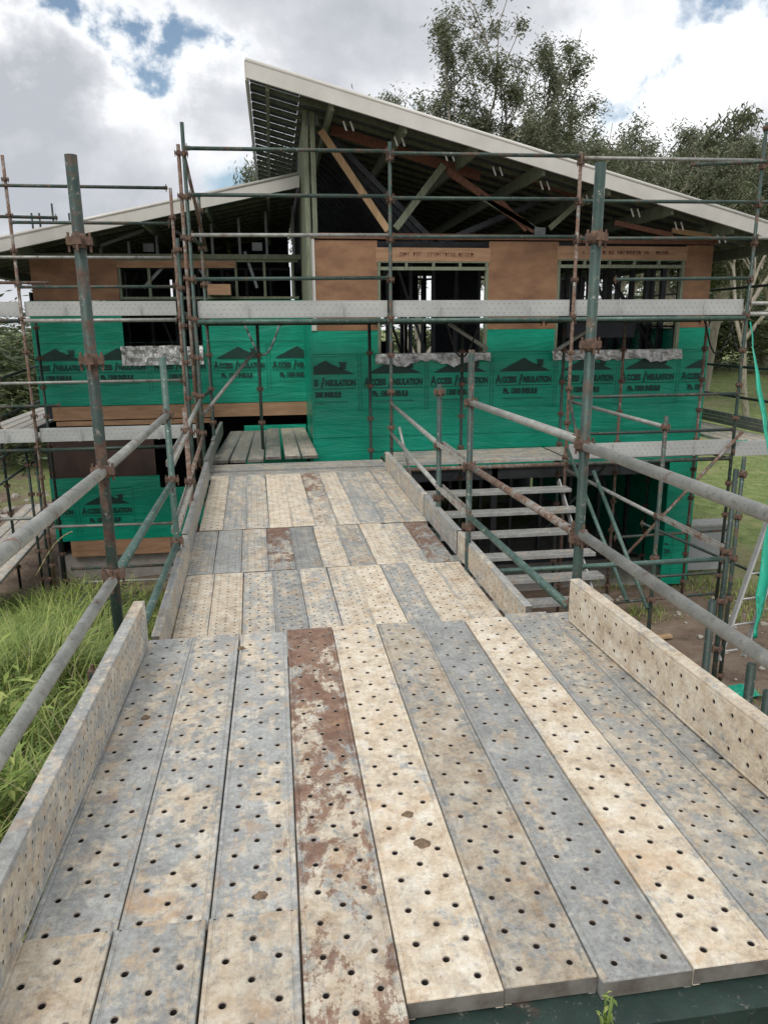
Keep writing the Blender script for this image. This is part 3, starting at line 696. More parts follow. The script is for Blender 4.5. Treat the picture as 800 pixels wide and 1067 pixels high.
# left house scaffold
YL, YLI = 12.5, 13.6
for x, z1, c, lab in ((-3.82, 6.76, 'rust', 'tall rusty post at the far left end of the house scaffold'), (-1.45, 6.35, 'rust', 'rusty post at the right end of the left house scaffold')):
    std(x, YL, gz(x, YL), z1, lab, c, 4.43)
std(-3.95, YLI, gz(-4, 13.6), 4.4, 'dark rear post against the green wall at the left end', 'dark', 4.3)
std(-1.35, YLI, gz(-1.3, 13.6), 4.4, 'dark rear post against the green wall beside the foil sill', 'dark', 4.3)
std(-4.75, YLI, gz(-5, 14), 4.35, 'black post holding the side deck left of the house', 'dark', 4.1)
std(-5.1, YL+.6, gz(-5, 13), 5.35, 'slim dark post against the sky at the far left', 'dark', 5.2)
for z, x0, lab, c in ((6.34, -5.6, 'topmost rail of the left house scaffold, against the sky', 'mid'), (5.83, -3.8, 'rail just above the left roof edge', 'mid'), (5.33, -5.6, 'grey rail across the brown plywood on the left', 'grey'),
                   (4.90, -3.8, 'rail just above the upper left toe board', 'mid'), (3.45, -5.6, 'thin grey rail across the left green wall', 'grey')):
    rail((x0, YL-.03, z), (-1.5, YL-.03, z+.005), lab, c)
rail((-5.6, YL-.03, 5.87+.06), (-3.2, YL+.2, 5.93), 'short rail ending in mid air at the far left top', 'mid')
rail((-5.6, YL-.03, 4.97), (-3.4, YL+.1, 4.97), 'pale rail with a rusty end before the left plywood', 'rust')
rail((-5.6, YL-.05, 3.09), (-3.4, YL-.05, 3.09), 'short dark rail with hooked end before the left green wall', 'mid')
rail((-5.6, YL-.02, 4.40), (-3.86, YL-.02, 4.40), 'ledger under the upper left deck beyond the left post', 'mid', .03)
rail((-3.79, YL-.02, 4.40), (-1.5, YL-.02, 4.40), 'ledger under the upper left deck between the left posts', 'pale', .03)
rail((-5.6, YL-.02, 2.40), (-3.86, YL-.02, 2.38), 'ledger under the lower left deck beyond the left post', 'mid', .03)
rail((-3.79, YL-.02, 2.38), (-1.5, YL-.02, 2.38), 'ledger under the lower left deck between the left posts', 'dark', .03)
ftoe(-5.6, -3.86, YL+.05, 4.47, 'upper toe board at the far left frame edge', (.22, 0, 1.75, .1))
ftoe(-3.78, -1.5, YL+.05, 4.47, 'upper toe board across the left green wall', (.22, 0, 1.75, .1))
ftoe(-5.6, -3.86, YL+.05, 2.50, 'lower tan toe board at the far left frame edge', (.9, 0, .9, .4))
ftoe(-3.78, -1.3, YL+.05, 2.50, 'lower toe board under the left green wall', (.35, 0, .85, .4))
for i in range(3):
    for z, nm in ((4.53, 'upper'), (2.56, 'lower')):
        me = plank_mesh(4.2, .15, .008, seg=8)
        plank('scaffold_plank', me, (-1.4, YL+.15+i*.25, z), (0, 0, R(90)), '%s deck plank before the left wall, %s from the front' % (nm, words[i]), 'scaffold plank', 'left deck planks', (.5, 0, .8, .5))
# roof-edge posts standing behind left roof
for px, py, pb in ((33, 222, 245), (54, 212, 240), (41, 222, 236), (72, 222, 238)):
    p = onY(px, py, 15.6); std(p.x, p.y, onY(px, pb+10, 15.6).z, p.z, {33: 'first thin rod sticking up over the left roof edge', 54: 'tallest thin rod sticking up over the left roof edge', 41: 'thin rod between the two outer ones over the left roof', 72: 'thin rod just left of the tall near pole'}[px], 'dark', None, .018)
# left side decks going back
for i in range(4):
    me = plank_mesh(6.5, .2, .008, seg=8)
    plank('scaffold_plank', me, (-5.35+i*.24, 13.6, 2.50), (0, 0, .03), 'upper side deck plank left of the house, %s from the outside' % words[i], 'scaffold plank', 'left side deck planks', (.55, 0, 1.0, .4))
    me = plank_mesh(5.5, .2, .008, seg=8)
    plank('scaffold_plank', me, (-5.2+i*.24, 11.3, .55), (0, 0, .06), 'low side deck plank above the rubble on the left, %s from the outside' % words[i], 'scaffold plank', 'low left deck planks', (.6, 0, 1.05, .4))
rail(onY(0, 470, 13), onY(30, 466, 13), 'dark end tube under the left side deck', 'dark')
for a, c_, lab in (((0, 395), (44, 375), 'long thin rail on the left side scaffold, upper'), ((0, 435), (40, 410), 'long thin rail on the left side scaffold, lower')):
    p = onY(*a, 13.3); q = onY(*c_, 18.0); q = V((-4.9, 18, q.z)); rail(p, q, lab, 'mid')
for a, c_, lab in (((0, 478), (25, 462), 'upper dark brace under the left side deck'), ((0, 505), (40, 478), 'lower dark brace under the left side deck')):
    rail(onY(*a, 12.3), onY(*c_, 13.5), lab, 'dark', .02, 'diagonal braces', 'scaffold_brace', 'scaffold brace', False)
for px, lab in ((27, 'black post left of the low side deck'), (36, 'black post just inside the low side deck edge')):
    p = onY(px, 466, 12.9); std(p.x, p.y, gz(p.x, p.y), p.z, lab, 'dark', p.z-.3, .022)
rail(onY(0, 541, 11.4), onY(40, 540, 11.4), 'rail at the near end of the low side deck', 'grey')
rail(onY(55, 549, 13.2), onY(180, 545, 13.2), 'thin grey rail across the lower left green wall', 'grey')
rail(onY(75, 593, 13.2), onY(185, 588, 13.2), 'thin rail below the lower left wall', 'mid')
rail(onY(80, 607, 12.8), onY(185, 603, 12.8), 'grey rail lying above the ground by the lower left wall', 'pale')

# right side scaffold
for x, y, z1, lab, c in ((7.95, 13.6, 4.5, 'dark post behind the right corner against the lawn', 'dark'), (8.1, 16.8, 4.5, 'far dark post of the right side scaffold', 'dark'), (8.35, 10.4, 5.9, 'outer post of the right side scaffold near the frame edge', 'green'), (6.98, 13.0, 2.6, 'low dark post against the right end wall', 'dark')):
    std(x, y, gz(x, y), z1, lab, c, 4.38)
for i in range(4):
    me = plank_mesh(7.5, .2, .008, seg=8)
    plank('scaffold_plank', me, (7.32+i*.24, 10.4, 2.40), (0, 0, -.02), 'side deck plank right of the house, %s from the wall' % words[i], 'scaffold plank', 'right side deck planks', (.7, 0, 1.0, .4))
    plank('scaffold_plank', me, (7.32+i*.24, 10.5, 4.45), (0, 0, -.02), 'upper side deck plank right of the house, %s from the wall' % words[i], 'scaffold plank', 'upper right side deck planks', (.5, 0, .8, .4))
toe((8.28, 10.4), (8.55, 17.8), 2.42, -1, 'long green-grey toe board on the outer edge of the right side deck', (.1, 0, .5, .3), .2, .006, 6, 'toe boards on the house scaffold')
ftoe(6.9, 8.3, YF-.02, 2.30, 'short toe board at the right frame edge of the lower deck', (.22, 0, 1.75, .1))
for z, lab in ((6.46, 'topmost'), (5.93, 'second')):
    rail((6.9, YF, z), (8.35, YF+.1, z+.03), '%s front rail running past the right corner post' % lab, 'mid')
rail(onY(720, 172, 10.6), onY(800, 168, 9.4), 'short tilted tube beside the right corner post', 'mid')
rail((6.9, YF, 5.45), (8.4, YF, 5.46), 'short pale rail right of the corner post', 'pale')
for z, y0, lab in ((4.9, 10.4, 'upper'), (3.5, 10.4, 'middle'), (2.95, 10.4, 'lower')):
    rail((8.36, y0, z), (8.6, 17.8, z), '%s outer rail along the right side deck' % lab, 'dark')
rail((6.9, YF, 4.55), (8.4, YF+.05, 4.55), 'pale upper deck ledger at the right frame edge', 'pale', .03)
rail((6.9, YF, 4.40), (8.4, YF+.05, 4.40), 'pale lower deck ledger at the right frame edge', 'pale', .03)
for (a, c_, Y, lab) in (((668, 545), (800, 603), 10.6, 'dark low rail sloping behind the ladder'), ((640, 560), (760, 552), 11.0, 'low rail across the open lower wall'), ((665, 602), (755, 596), 10.5, 'lower rail above the bare soil'), ((640, 628), (745, 618), 10.5, 'lowest rail just above the bare soil')):
    rail(onY(*a, Y), onY(*c_, Y), lab, 'dark' if 'dark' in lab else 'mid')

# ------------------------------------------------------------------ aluminium ladder
lad = empty('ladder', onY(755, 690, 7.8), 'aluminium ladder leaning beside the right corner of the stair bay', 'ladder')
a0, a1 = onY(748, 688, 7.6), onY(797, 548, 8.3); dx = V((.36, .05, 0))
for k in (0, 1):
    b = MB(); b.beam(a0+dx*k, a1+dx*k+ (a1-a0)*.25, .03, .065, upv=V((0,1,0))); b.build('side_rail', ALU, lad)
for k in range(7):
    p = a0+(a1-a0)*(k*.19+.06); b = MB(); b.tube(p, p+dx, .014, 8, False); b.build('rung', ALU, lad)

# ------------------------------------------------------------------ green strip and cables
def ribbon(pts, ws, th=.004):
    b = MB(); vs = []
    for i, (p, w_) in enumerate(zip(pts, ws)):
        p = V(p); tw = .5*math.sin(i*.9); d = V((math.cos(tw), math.sin(tw), 0))*w_/2; nrm = V((0, th, 0))
        vs += [p-d-nrm, p+d-nrm, p+d+nrm, p-d+nrm]
    fs = []
    for i in range(len(pts)-1):
        o = i*4
        for k in range(4): fs.append((o+k, o+(k+1) % 4, o+4+(k+1) % 4, o+4+k))
    fs += [(3,2,1,0), tuple(len(vs)-4+k for k in range(4))]
    b.add(vs, fs, True); return b
def lerp_pts(P, n):
    out = []
    for (a, wa), (c, wc) in zip(P[:-1], P[1:]):
        for k in range(n): t = k/n; out.append((V(a).lerp(V(c), t), wa*(1-t)+wc*t))
    out.append((V(P[-1][0]), P[-1][1])); return out
P = [(onY(781, 335, 10.2), .03), (onY(788, 390, 9.8), .07), (onY(798, 450, 9.4), .12), (onY(806, 500, 8.8), .13), (onY(801, 545, 8.2), .13), (onY(793, 620, 7.6), .16), (onY(786, 665, 7.2), .09)]
pts = lerp_pts(P, 4)
o = ribbon([p+V((.012*math.sin(i*2.1), 0, 0)) for i, (p, _) in enumerate(pts)], [w_*.72 for _, w_ in pts]).build('wrap_offcut', WRAP)
tag(o, 'long twisted strip of green wrap hanging from the right corner post', 'wrap offcut')
def scrap(c, s, lab):
    b = MB(); n = 7; vs = []
    for j in range(n):
        for i in range(n):
            vs.append((c.x+(i/(n-1)-.5)*s*1.6, c.y+(j/(n-1)-.5)*s, c.z+.06*s*4*abs(mnoise.noise(V((i*.9, j*.9, s*9))))))
    fs = [(j*n+i, j*n+i+1, (j+1)*n+i+1, (j+1)*n+i) for j in range(n-1) for i in range(n-1)]
    b.add(vs, fs, False); o = b.build('wrap_offcut', WRAP); tag(o, lab, 'wrap offcut', 'scraps of green wrap')
q = onZ(768, 700, .0); scrap(V((q.x, q.y, gz(q.x, q.y)+.04)), .35, 'crumpled scrap of green wrap on the soil by the short pipes')
scrap(V((7.15, 10.75, 2.42)), .35, 'crumpled scrap of green wrap on the right side deck')
b = MB()
for k, (x, y) in enumerate(((6.75, 11.2), (7.25, 11.3), (2.6, 11.3))):
    b = MB(); pts = []
    for i in range(13):
        t = i/12; pts.append(V((x+.5*t, y, 4.35-.5*math.sin(math.pi*t)-.1*t)))
    b.path(pts, .014); o = b.build('cable', BLACK); tag(o, ['black cable looping under the deck at the right corner', 'outer black cable loop beside the lawn', 'black cable loop under the deck between the windows'][k], 'cable', 'hanging black cables')
b = MB(); pts = [onY(255+40*t, 338+ (20+10*t)*math.sin(math.pi*min(1, t*1.1))*1.3, 11.9) for t in [i/10 for i in range(11)]]
b.path(pts, .016); o = b.build('cable', STUD); o.color = (1,1,1,1); tag(o, 'grey conduit looping under the upper deck in the recess', 'cable', 'hanging black cables')
# meter box
p = onY(718, 549, 12.2); q = onY(757, 592, 12.2)
mb_ = empty('meter_box', (p.x+.3, 12.4, gz(7.5, 12.4)), 'grey meter box on legs right of the lower wall', 'meter box')
b = MB(); b.box((p.x, 12.2, q.z), (q.x, 12.5, p.z)); b.build('cabinet', GREYB, mb_)
b = MB(); b.box((p.x-.03, 12.15, p.z), (q.x+.03, 12.55, p.z+.04)); b.build('lid', ALU, mb_)
b = MB(); b.box((p.x+.05, 12.3, gz(7.5, 12.4)-.02), (p.x+.1, 12.35, q.z)); b.build('leg', STUD, mb_)
b = MB(); b.box((q.x-.1, 12.3, gz(7.5, 12.4)-.02), (q.x-.05, 12.35, q.z)); b.build('leg', STUD, mb_)

# ------------------------------------------------------------------ house
house = empty('house', (1.5, 15, -.35), 'two-storey house under construction wrapped in green building wrap with two skillion roofs', 'house')
def hp(name, mb, m, parent=None): return mb.build(name, m, parent or house)
HY, LY, BY = 11.8, 14.0, 20.0
# front wall wrap of main block, with bumps of subdivided sheet
def sheet(mb, x0, x1, z0, z1, y, amp=.012, d=.16, thick=.03):
    nx = max(2, int((x1-x0)/d)); nz = max(2, int((z1-z0)/d)); vs = []
    for j in range(nz+1):
        for i in range(nx+1):
            x = x0+(x1-x0)*i/nx; z = z0+(z1-z0)*j/nz
            e = 1 if 0 < i < nx and 0 < j < nz else 0
            vs.append((x, y-e*amp*(.6+mnoise.noise(V((x*1.3, z*2.4, y)))), z))
    fs = [(j*(nx+1)+i, j*(nx+1)+i+1, (j+1)*(nx+1)+i+1, (j+1)*(nx+1)+i) for j in range(nz) for i in range(nx)]
    mb.add(vs, fs, True); mb.box((x0, y+.001, z0), (x1, y+thick, z1))
W1 = (1.63, 3.39, 3.82, 5.22); W2 = (4.52, 6.68, 3.83, 5.26)
b = MB(); sheet(b, .6, 7.2, 1.95, 3.82, HY)
for x0, x1 in ((.6, 1.63), (3.39, 4.52), (6.68, 7.2)): sheet(b, x0, x1, 3.823, 4.21, HY)
sheet(b, 6.72, 7.2, -.3, 1.947, HY)
for zc, xa, xb in ((2.55, .7, 7.1), (2.98, .7, 7.1), (2.30, 1.5, 6.0)):   # folded seams
    b.box((xa, HY-.022, zc), (xb, HY-.012, zc+.012))
wallf = hp('wall', b, WRAP)
b = MB(); b.box((.57, HY+.003, 1.95), (.597, LY-.003, 4.6)); wside = hp('wall', b, WRAP)
b = MB(); b.box((7.203, HY+.003, -.3), (7.23, BY, 4.2)); hp('wall', b, WRAP)
# plywood
b = MB()
for x0, x1, zt in ((.68, 1.63, 5.54), (3.39, 4.52, 5.54), (6.68, 7.15, 5.5)):
    b = MB(); b.box((x0, HY-.004, 4.213), (x1, HY+.016, zt)); hp('plywood_panel', b, PLY)
b = MB(); b.box((.6, HY-.02, 4.213), (.677, HY+.06, 5.56)); hp('corner_batten', b, FASC)
def stamps(mb, x0, x1, z, y, h=.06):
    x = x0
    while x < x1-.05:
        w_ = random.uniform(.02, .05)
        if random.random() < .75:
            mb.box((x, y-.003, z), (x+w_*.35, y, z+h)); mb.box((x, y-.003, z+h*random.choice([.4, .85])), (x+w_, y, z+h*random.choice([.95, 1.0])))
            if random.random() < .6: mb.box((x+w_*.7, y-.003, z), (x+w_, y, z+h*.8))
        x += w_+.015
for (x0, x1, z0, z1), nm in ((W1, 'first'), (W2, 'second')):
    wd = MB(); wd.box((x0-.02, HY-.006, z1+.02), (x1+.02, HY+.05, z1+.22)); hd = hp('header_beam', wd, PLYB)
    s = MB(); stamps(s, x0+.3, x1-.2, z1+.09, HY-.0065); s.build('stamp', REDT, hd)
    f = MB()
    f.box((x0, HY-.003, z1-.11), (x1, HY+.06, z1-.06)); f.box((x0, HY-.003, z1-.0), (x1, HY+.06, z1+.018))
    n = int((x1-x0)/.42)
    for i in range(n+1):
        x = x0+.03+(x1-x0-.06)*i/n; f.box((x-.02, HY, z1-.058), (x+.02, HY+.06, z1-.002))
    f.box((x0, HY, z0), (x0+.045, HY+.08, z1-.112)); f.box((x1-.045, HY, z0), (x1, HY+.08, z1-.112))
    hp('window_frame', f, TREAT)
    # foil sill flashing, crumpled
    fb = MB(); nx, nz = 40, 5; vs = []
    for j in range(nz+1):
        for i in range(nx+1):
            x = x0-.05+(x1-x0+.1)*i/nx; dz = .155+.08*mnoise.noise(V((x*2.3, 0, 4)))+.05*mnoise.noise(V((x*9, 0, 4)))
            vs.append((x, HY-.05-.06*mnoise.noise(V((x*8, j*.9, 1)))-.02*j*.3, z0+.03-dz*j/nz))
    fb.add(vs, [(j*(nx+1)+i, (j+1)*(nx+1)+i, (j+1)*(nx+1)+i+1, j*(nx+1)+i+1) for j in range(nz) for i in range(nx)], False)
    fb.box((x0-.02, HY-.02, z0+.031), (x1+.02, HY+.1, z0+.036)); hp('foil_sill', fb, FOIL)
# top plate
b = MB(); b.box((.6, HY-.03, 5.56), (4.9, HY+.08, 5.64)); b.box((4.9, HY-.03, 5.52), (7.2, HY+.08, 5.58)); hp('top_plate', b, REDT)
# left block walls
W3 = (-2.62, -1.25, 3.93, 5.3)
b = MB(); sheet(b, -4.15, .597, 2.93, 3.93, LY); sheet(b, -4.15, -2.62, 3.933, 4.75, LY); sheet(b, -1.25, .597, 3.933, 4.75, LY)
wl = hp('wall', b, WRAP)
b = MB(); b.box((-4.05, LY-.02, 4.753), (-2.62, LY+.012, 5.45)); hp('plywood_panel', b, PLY)
b = MB(); b.box((-3.95, LY-.03, 2.68), (.59, LY+.05, 2.92)); b.box((-3.9, LY-.06, 2.58), (-1.2, LY+.0, 2.66)); hp('floor_beam', b, PLYB)
b = MB(); b.box((-2.62, LY-.02, 5.30), (-.6, LY+.04, 5.42)); hp('header_beam', b, PLYB)
fb = MB(); nx, nz = 26, 5; vs = []
for j in range(nz+1):
    for i in range(nx+1):
        x = -2.67+1.42*i/nx
        vs.append((x, LY-.06-.07*mnoise.noise(V((x*8, j*.9, 8))), 3.97-.34*j/nz+.03*mnoise.noise(V((x*3, 0, 8)))))
fb.add(vs, [(j*(nx+1)+i, (j+1)*(nx+1)+i, (j+1)*(nx+1)+i+1, j*(nx+1)+i+1) for j in range(nz) for i in range(nx)], False)
hp('foil_sill', fb, FOIL)
# lower storey left
b = MB(); sheet(b, -4.15, -2.2, .42, 1.62, LY); sheet(b, -2.2, -.6, .42, 1.38, LY); sheet(b, -.6, .55, .42, 2.5, LY); wll = hp('wall', b, WRAP)
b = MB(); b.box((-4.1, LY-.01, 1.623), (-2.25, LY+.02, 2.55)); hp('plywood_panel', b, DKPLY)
b = MB(); b.box((-3.9, LY-.03, .12), (.5, LY+.03, .415)); hp('base_board', b, PLYB)
# studs and dark frames inside
def studs(name, x0, x1, y, z0, z1, m, step=.45, th=.045, brace=True, gap=()):
    b = MB(); x = x0
    while x <= x1:
        if not any(g0 < x < g1 for g0, g1 in gap): b.box((x-th/2, y, z0), (x+th/2, y+.09, z1))
        x += step
    b.box((x0, y-.003, z0), (x1, y+.093, z0+.045)); b.box((x0, y-.003, z1-.045), (x1, y+.093, z1))
    if brace:
        b.beam((x0+.2, y-.02, z0+.1), (x0+1.3, y-.02, z1-.1), .01, .05); b.beam((x1-.2, y-.02, z0+.1), (x1-1.3, y-.02, z1-.1), .01, .05)
        b.beam((x0+1.4, y-.02, z1-.1), (x0+2.2, y-.02, z0+.1), .01, .05)
    return hp(name, b, m)
studs('wall_frame', -2.6, .5, LY+.02, 4.77, 5.45, TREAT, .5, brace=False)
for k in range(10):
    b = MB(); x = -3.9+.48*k; b.box((x, LY+.25, 5.45), (x+.045, LY+.33, 6.66+.217*(x-.5)-.26)); hp('gable_stud', b, STUD)
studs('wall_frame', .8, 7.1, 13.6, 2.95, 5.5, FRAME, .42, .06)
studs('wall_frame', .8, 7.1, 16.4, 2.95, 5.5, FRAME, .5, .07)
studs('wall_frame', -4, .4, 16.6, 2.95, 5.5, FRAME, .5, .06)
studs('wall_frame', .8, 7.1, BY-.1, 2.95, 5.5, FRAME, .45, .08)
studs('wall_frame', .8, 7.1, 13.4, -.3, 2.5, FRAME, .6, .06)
# dark panels partly closing the rooms
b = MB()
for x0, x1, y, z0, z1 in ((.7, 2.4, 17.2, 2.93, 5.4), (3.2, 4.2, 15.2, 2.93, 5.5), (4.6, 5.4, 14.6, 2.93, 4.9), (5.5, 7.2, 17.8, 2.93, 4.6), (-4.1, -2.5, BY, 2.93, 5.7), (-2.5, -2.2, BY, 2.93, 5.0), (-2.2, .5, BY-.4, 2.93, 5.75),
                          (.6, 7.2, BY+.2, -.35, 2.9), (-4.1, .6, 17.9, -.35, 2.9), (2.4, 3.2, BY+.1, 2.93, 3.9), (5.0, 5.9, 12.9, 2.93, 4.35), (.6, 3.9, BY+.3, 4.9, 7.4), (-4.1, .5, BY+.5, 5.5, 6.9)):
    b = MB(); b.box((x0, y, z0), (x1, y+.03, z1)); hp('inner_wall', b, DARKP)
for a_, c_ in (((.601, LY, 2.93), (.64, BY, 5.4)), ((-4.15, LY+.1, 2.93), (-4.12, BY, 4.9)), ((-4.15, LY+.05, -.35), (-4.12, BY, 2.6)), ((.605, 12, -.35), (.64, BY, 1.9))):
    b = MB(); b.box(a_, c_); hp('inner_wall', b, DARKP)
b = MB(); y = HY+.25
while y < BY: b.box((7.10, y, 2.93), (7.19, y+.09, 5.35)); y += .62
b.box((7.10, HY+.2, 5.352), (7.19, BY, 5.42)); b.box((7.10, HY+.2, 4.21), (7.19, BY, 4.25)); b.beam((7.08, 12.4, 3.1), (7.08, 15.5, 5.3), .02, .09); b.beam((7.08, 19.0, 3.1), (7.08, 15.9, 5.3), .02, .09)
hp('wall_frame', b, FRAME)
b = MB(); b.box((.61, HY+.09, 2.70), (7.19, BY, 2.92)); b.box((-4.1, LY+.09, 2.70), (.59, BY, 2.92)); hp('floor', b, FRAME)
b = MB(); b.box((.3, HY+.2, -.5), (7.3, BY+.3, -.3)); b.box((-4.2, LY+.1, -.5), (.6, BY, .1)); hp('footing', b, CONC)
b = MB()
for x in (1.2, 3.6, 5.2): b.box((x-.05, HY+.05, -.3), (x+.05, HY+.15, 1.94))
b.box((.8, HY+.05, 1.75), (6.7, HY+.2, 1.945)); hp('lower_post_frame', b, FRAME)
# trestles and clutter seen through openings
b = MB(); b.box((5.0, 12.6, 4.05), (6.3, 12.9, 4.5)); hp('dark_bundle', b, DARKP)

# roofs
def roofz(x): return 7.63 - .25*(x+.18)
RY0, RY1 = 10.9, BY+.6
XR = 8.5
b = MB()
def slab(x0, x1, y0, y1, t0, t1, f=roofz): # between offsets under the plane
    b.add([(x0,y0,f(x0)+t0),(x1,y0,f(x1)+t0),(x1,y1,f(x1)+t0),(x0,y1,f(x0)+t0),(x0,y0,f(x0)+t1),(x1,y0,f(x1)+t1),(x1,y1,f(x1)+t1),(x0,y1,f(x0)+t1)],
          [(0,3,2,1),(4,5,6,7),(0,1,5,4),(1,2,6,5),(2,3,7,6),(3,0,4,7)])
slab(.52, XR, RY0+.02, RY1, -.03, 0)
y = RY0+.02
while y < RY1-.5:                                   # sheets over the high overhang leave narrow slits
    slab(-.17, .515, y, y+.32, -.006, 0); y += .45
roof = hp('roof', b, ROOF)
b = MB(); slab(-.20, XR+.02, RY0-.03, RY0+.015, -.20, .012)
b.tube((-.2, RY0-.015, roofz(-.2)+.012), (XR+.02, RY0-.015, roofz(XR+.02)+.012), .028, 10, False)
fas = b.build('fascia', FASC, roof)
b = MB(); slab(-.215, -.175, RY0+.018, RY1, -.22, .012); b.build('barge_board', FASC, roof)
# battens along the slope, and rafters
b = MB(); y = RY0+.25
while y < RY1: slab(-.16, XR-.1, y, y+.05, -.085, -.033); y += .45
b.build('roof_batten', TREAT, roof)
b = MB()
for x in (.05, .9, 1.9, 2.9, 3.9, 4.9, 5.9, 6.9, 7.9): b.add([], []); slab(x, x+.045, RY0+.05, RY1-.1, -.26, -.088)
b.build('rafter', STUD if False else TREAT, roof)
b = MB()
for k in range(9):
    x = 1.1+k*.72; z = roofz(x)-.27
    b = MB()
    for s in (0, .1): b.beam((x+s, RY0+.35, z), (x+s+.04, RY0+.33, z-.12), .03, .02)
    b.build('bracket', FASC, roof)
# truss members in the open gable
def tim(p, q, m, wd=.045, ht=.09, nm='truss_member', Y=HY+.02):
    b = MB(); p, q = onY(*p, Y), onY(*q, Y); b.beam(p, q, wd, ht, upv=V((0, 1, 0)) if False else V((0,0,1))); return hp(nm, b, m)
tim((334, 136), (404, 240), TIMBER, .045, .1)
tim((462, 172), (412, 238), TREAT, .045, .1)
tim((466, 178), (556, 240), REDT, .045, .1)
tim((500, 205), (560, 240), TREAT, .045, .07)
tim((600, 213), (572, 238), TREAT, .045, .08)
tim((520, 208), (548, 240), REDT, .045, .07)
tim((640, 232), (700, 245), REDT, .045, .07, Y=HY-.3)
tim((700, 240), (745, 247), TIMBER, .045, .07, Y=HY-.3)
tim((405, 132), (600, 203), REDT, .045, .12, Y=HY+.3)
tim((345, 135), (500, 184), REDT, .045, .14, Y=HY+.3)
b = MB()
b.box((.56, HY-.05, 4.4), (.62, HY+.03, 7.30)); b.box((.66, HY-.05, 5.57), (.73, HY+.03, 7.28))
for k in range(14):
    y = HY+.2+k*.16; b.box((.56, y, 4.6), (.65, y+.045, 7.2))
hp('corner_studs', b, TREAT)
b = MB()
for k in range(10):
    y = LY+.3+k*.5; b.box((.56, y, 5.4), (.65, y+.05, 7.2))
for k in range(16):
    b.beam((1.0+.0*k, HY+.5+k*.45, roofz(1.0)-.25), (2.6, HY+.5+k*.45, 5.6), .04, .08)
    b.beam((4.4, HY+.5+k*.45, roofz(4.4)-.25), (2.8, HY+.5+k*.45, 5.6), .04, .08)
    b.box((.65, HY+.48+k*.45, 5.5), (7.1, HY+.52+k*.45, 5.58))
hp('inner_truss', b, FRAME)
# gang plates
b = MB()
for px, py in ((555, 175+0), (562, 242), (325, 125), (155, 258), (268, 257)):
    Y = HY-.01 if px > 300 else LY+.2
    p = onY(px, py, Y); b = MB(); b.box((p.x-.09, Y-.01, p.z-.07), (p.x+.09, Y, p.z+.07)); hp('gang_plate', b, STUD)
# left roof
def roofl(x): return 6.66 + .217*(x-.5)
LY0 = 13.0
b = MB()
slab(-5.6, .52, LY0+.02, BY+.6, -.03, 0, roofl); lroof = hp('roof', b, ROOF)
b = MB(); slab(-5.62, .53, LY0-.03, LY0+.015, -.19, .012, roofl)
b.tube((-5.62, LY0-.015, roofl(-5.62)+.012), (.53, LY0-.015, roofl(.53)+.012), .03, 10, False)
b.build('fascia', FASC, lroof)
b = MB(); y = LY0+.2
while y < BY: slab(-5.5, .5, y, y+.05, -.085, -.033, roofl); y += .5
for x in (-5, -4, -3, -2, -1, 0): slab(x, x+.045, LY0+.05, BY, -.25, -.088, roofl)
b.build('roof_batten', TREAT, lroof)
b = MB(); b.box((-4.1, LY-.02, 5.45), (.55, LY+.06, 5.53)); hp('top_plate', b, TREAT)
for (p, q) in (((255, 262), (268, 300)), ((180, 240), (205, 250)), ((150, 300), (185, 262)), ((105, 256), (150, 240)), ((222, 300), (198, 266))):
    tim(p, q, STUD, .03, .05, 'brace', LY+.1)
b = MB(); p = onY(218, 308, 13.9); q = onY(241, 297, 13.9); b.box((p.x, 13.6, p.z), (q.x, 13.95, q.z)); 
o = b.build('carton', PLYB); tag(o, 'small tan carton standing on the deck in the recess', 'carton')

# printed wrap
def print_mesh():
    b = MB()
    def text(body, size, x, z, shear=0, wx=1.0, ext=.001):
        cu = bpy.data.curves.new('t', 'FONT'); cu.body = body; cu.size = size; cu.shear = shear; cu.resolution_u = 3; cu.offset = .006 if size < .15 else .004
        ob = bpy.data.objects.new('t', cu); col.objects.link(ob)
        dg = bpy.context.evaluated_depsgraph_get(); dg.update()
        me = bpy.data.meshes.new_from_object(ob.evaluated_get(dg))
        vs = [(x+v.co.x*wx, 0, z+v.co.y) for v in me.vertices]
        wdt = max(v[0] for v in vs)
        b.add(vs, [tuple(p.vertices) for p in me.polygons])
        bpy.data.objects.remove(ob); bpy.data.curves.remove(cu); bpy.data.meshes.remove(me); return wdt
    x = text('A', .175, 0, 0, 0, .85); x = text('CCESS', .118, x+.008, .012, 0, .80)
    x = text('I', .20, x+.03, -.01, .3, 1.0); x = text('NSULATION', .118, x+.006, .012, 0, .80)
    W = x
    b.box((0, -.0005, -.03), (W, .0005, -.022))
    text('Ph. 1300 INSUL8', .105, W*.14, -.145, 0, .85)
    b.box((W*.12, -.0005, -.215), (W*.86, .0005, -.209)); b.box((W*.2, -.0005, -.24), (W*.5, .0005, -.236))
    # house emblem
    b.add([(W*.05, 0, .17), (W*.98, 0, .17), (W*.60, 0, .31), (W*.50, 0, .36)], [(0,1,2,3)])
    b.add([(W*.74, 0, .24), (W*.84, 0, .24), (W*.84, 0, .315), (W*.74, 0, .315)], [(0,1,2,3)])
    b.add([(W*.72, 0, .316), (W*.86, 0, .316), (W*.86, 0, .335), (W*.72, 0, .335)], [(0,1,2,3)])
    # panel frame lines
    for a in (-.05, W+.045): b.box((a, -.0005, -.35), (a+.006, .0005, .44))
    b.box((-.03, -.0005, .44), (W+.03, .0005, .446))
    s = .94/W
    for v in b.v: v.x *= s; v.z *= 1.13
    return b.mesh('wrap_print', INK)
PRT = print_mesh()
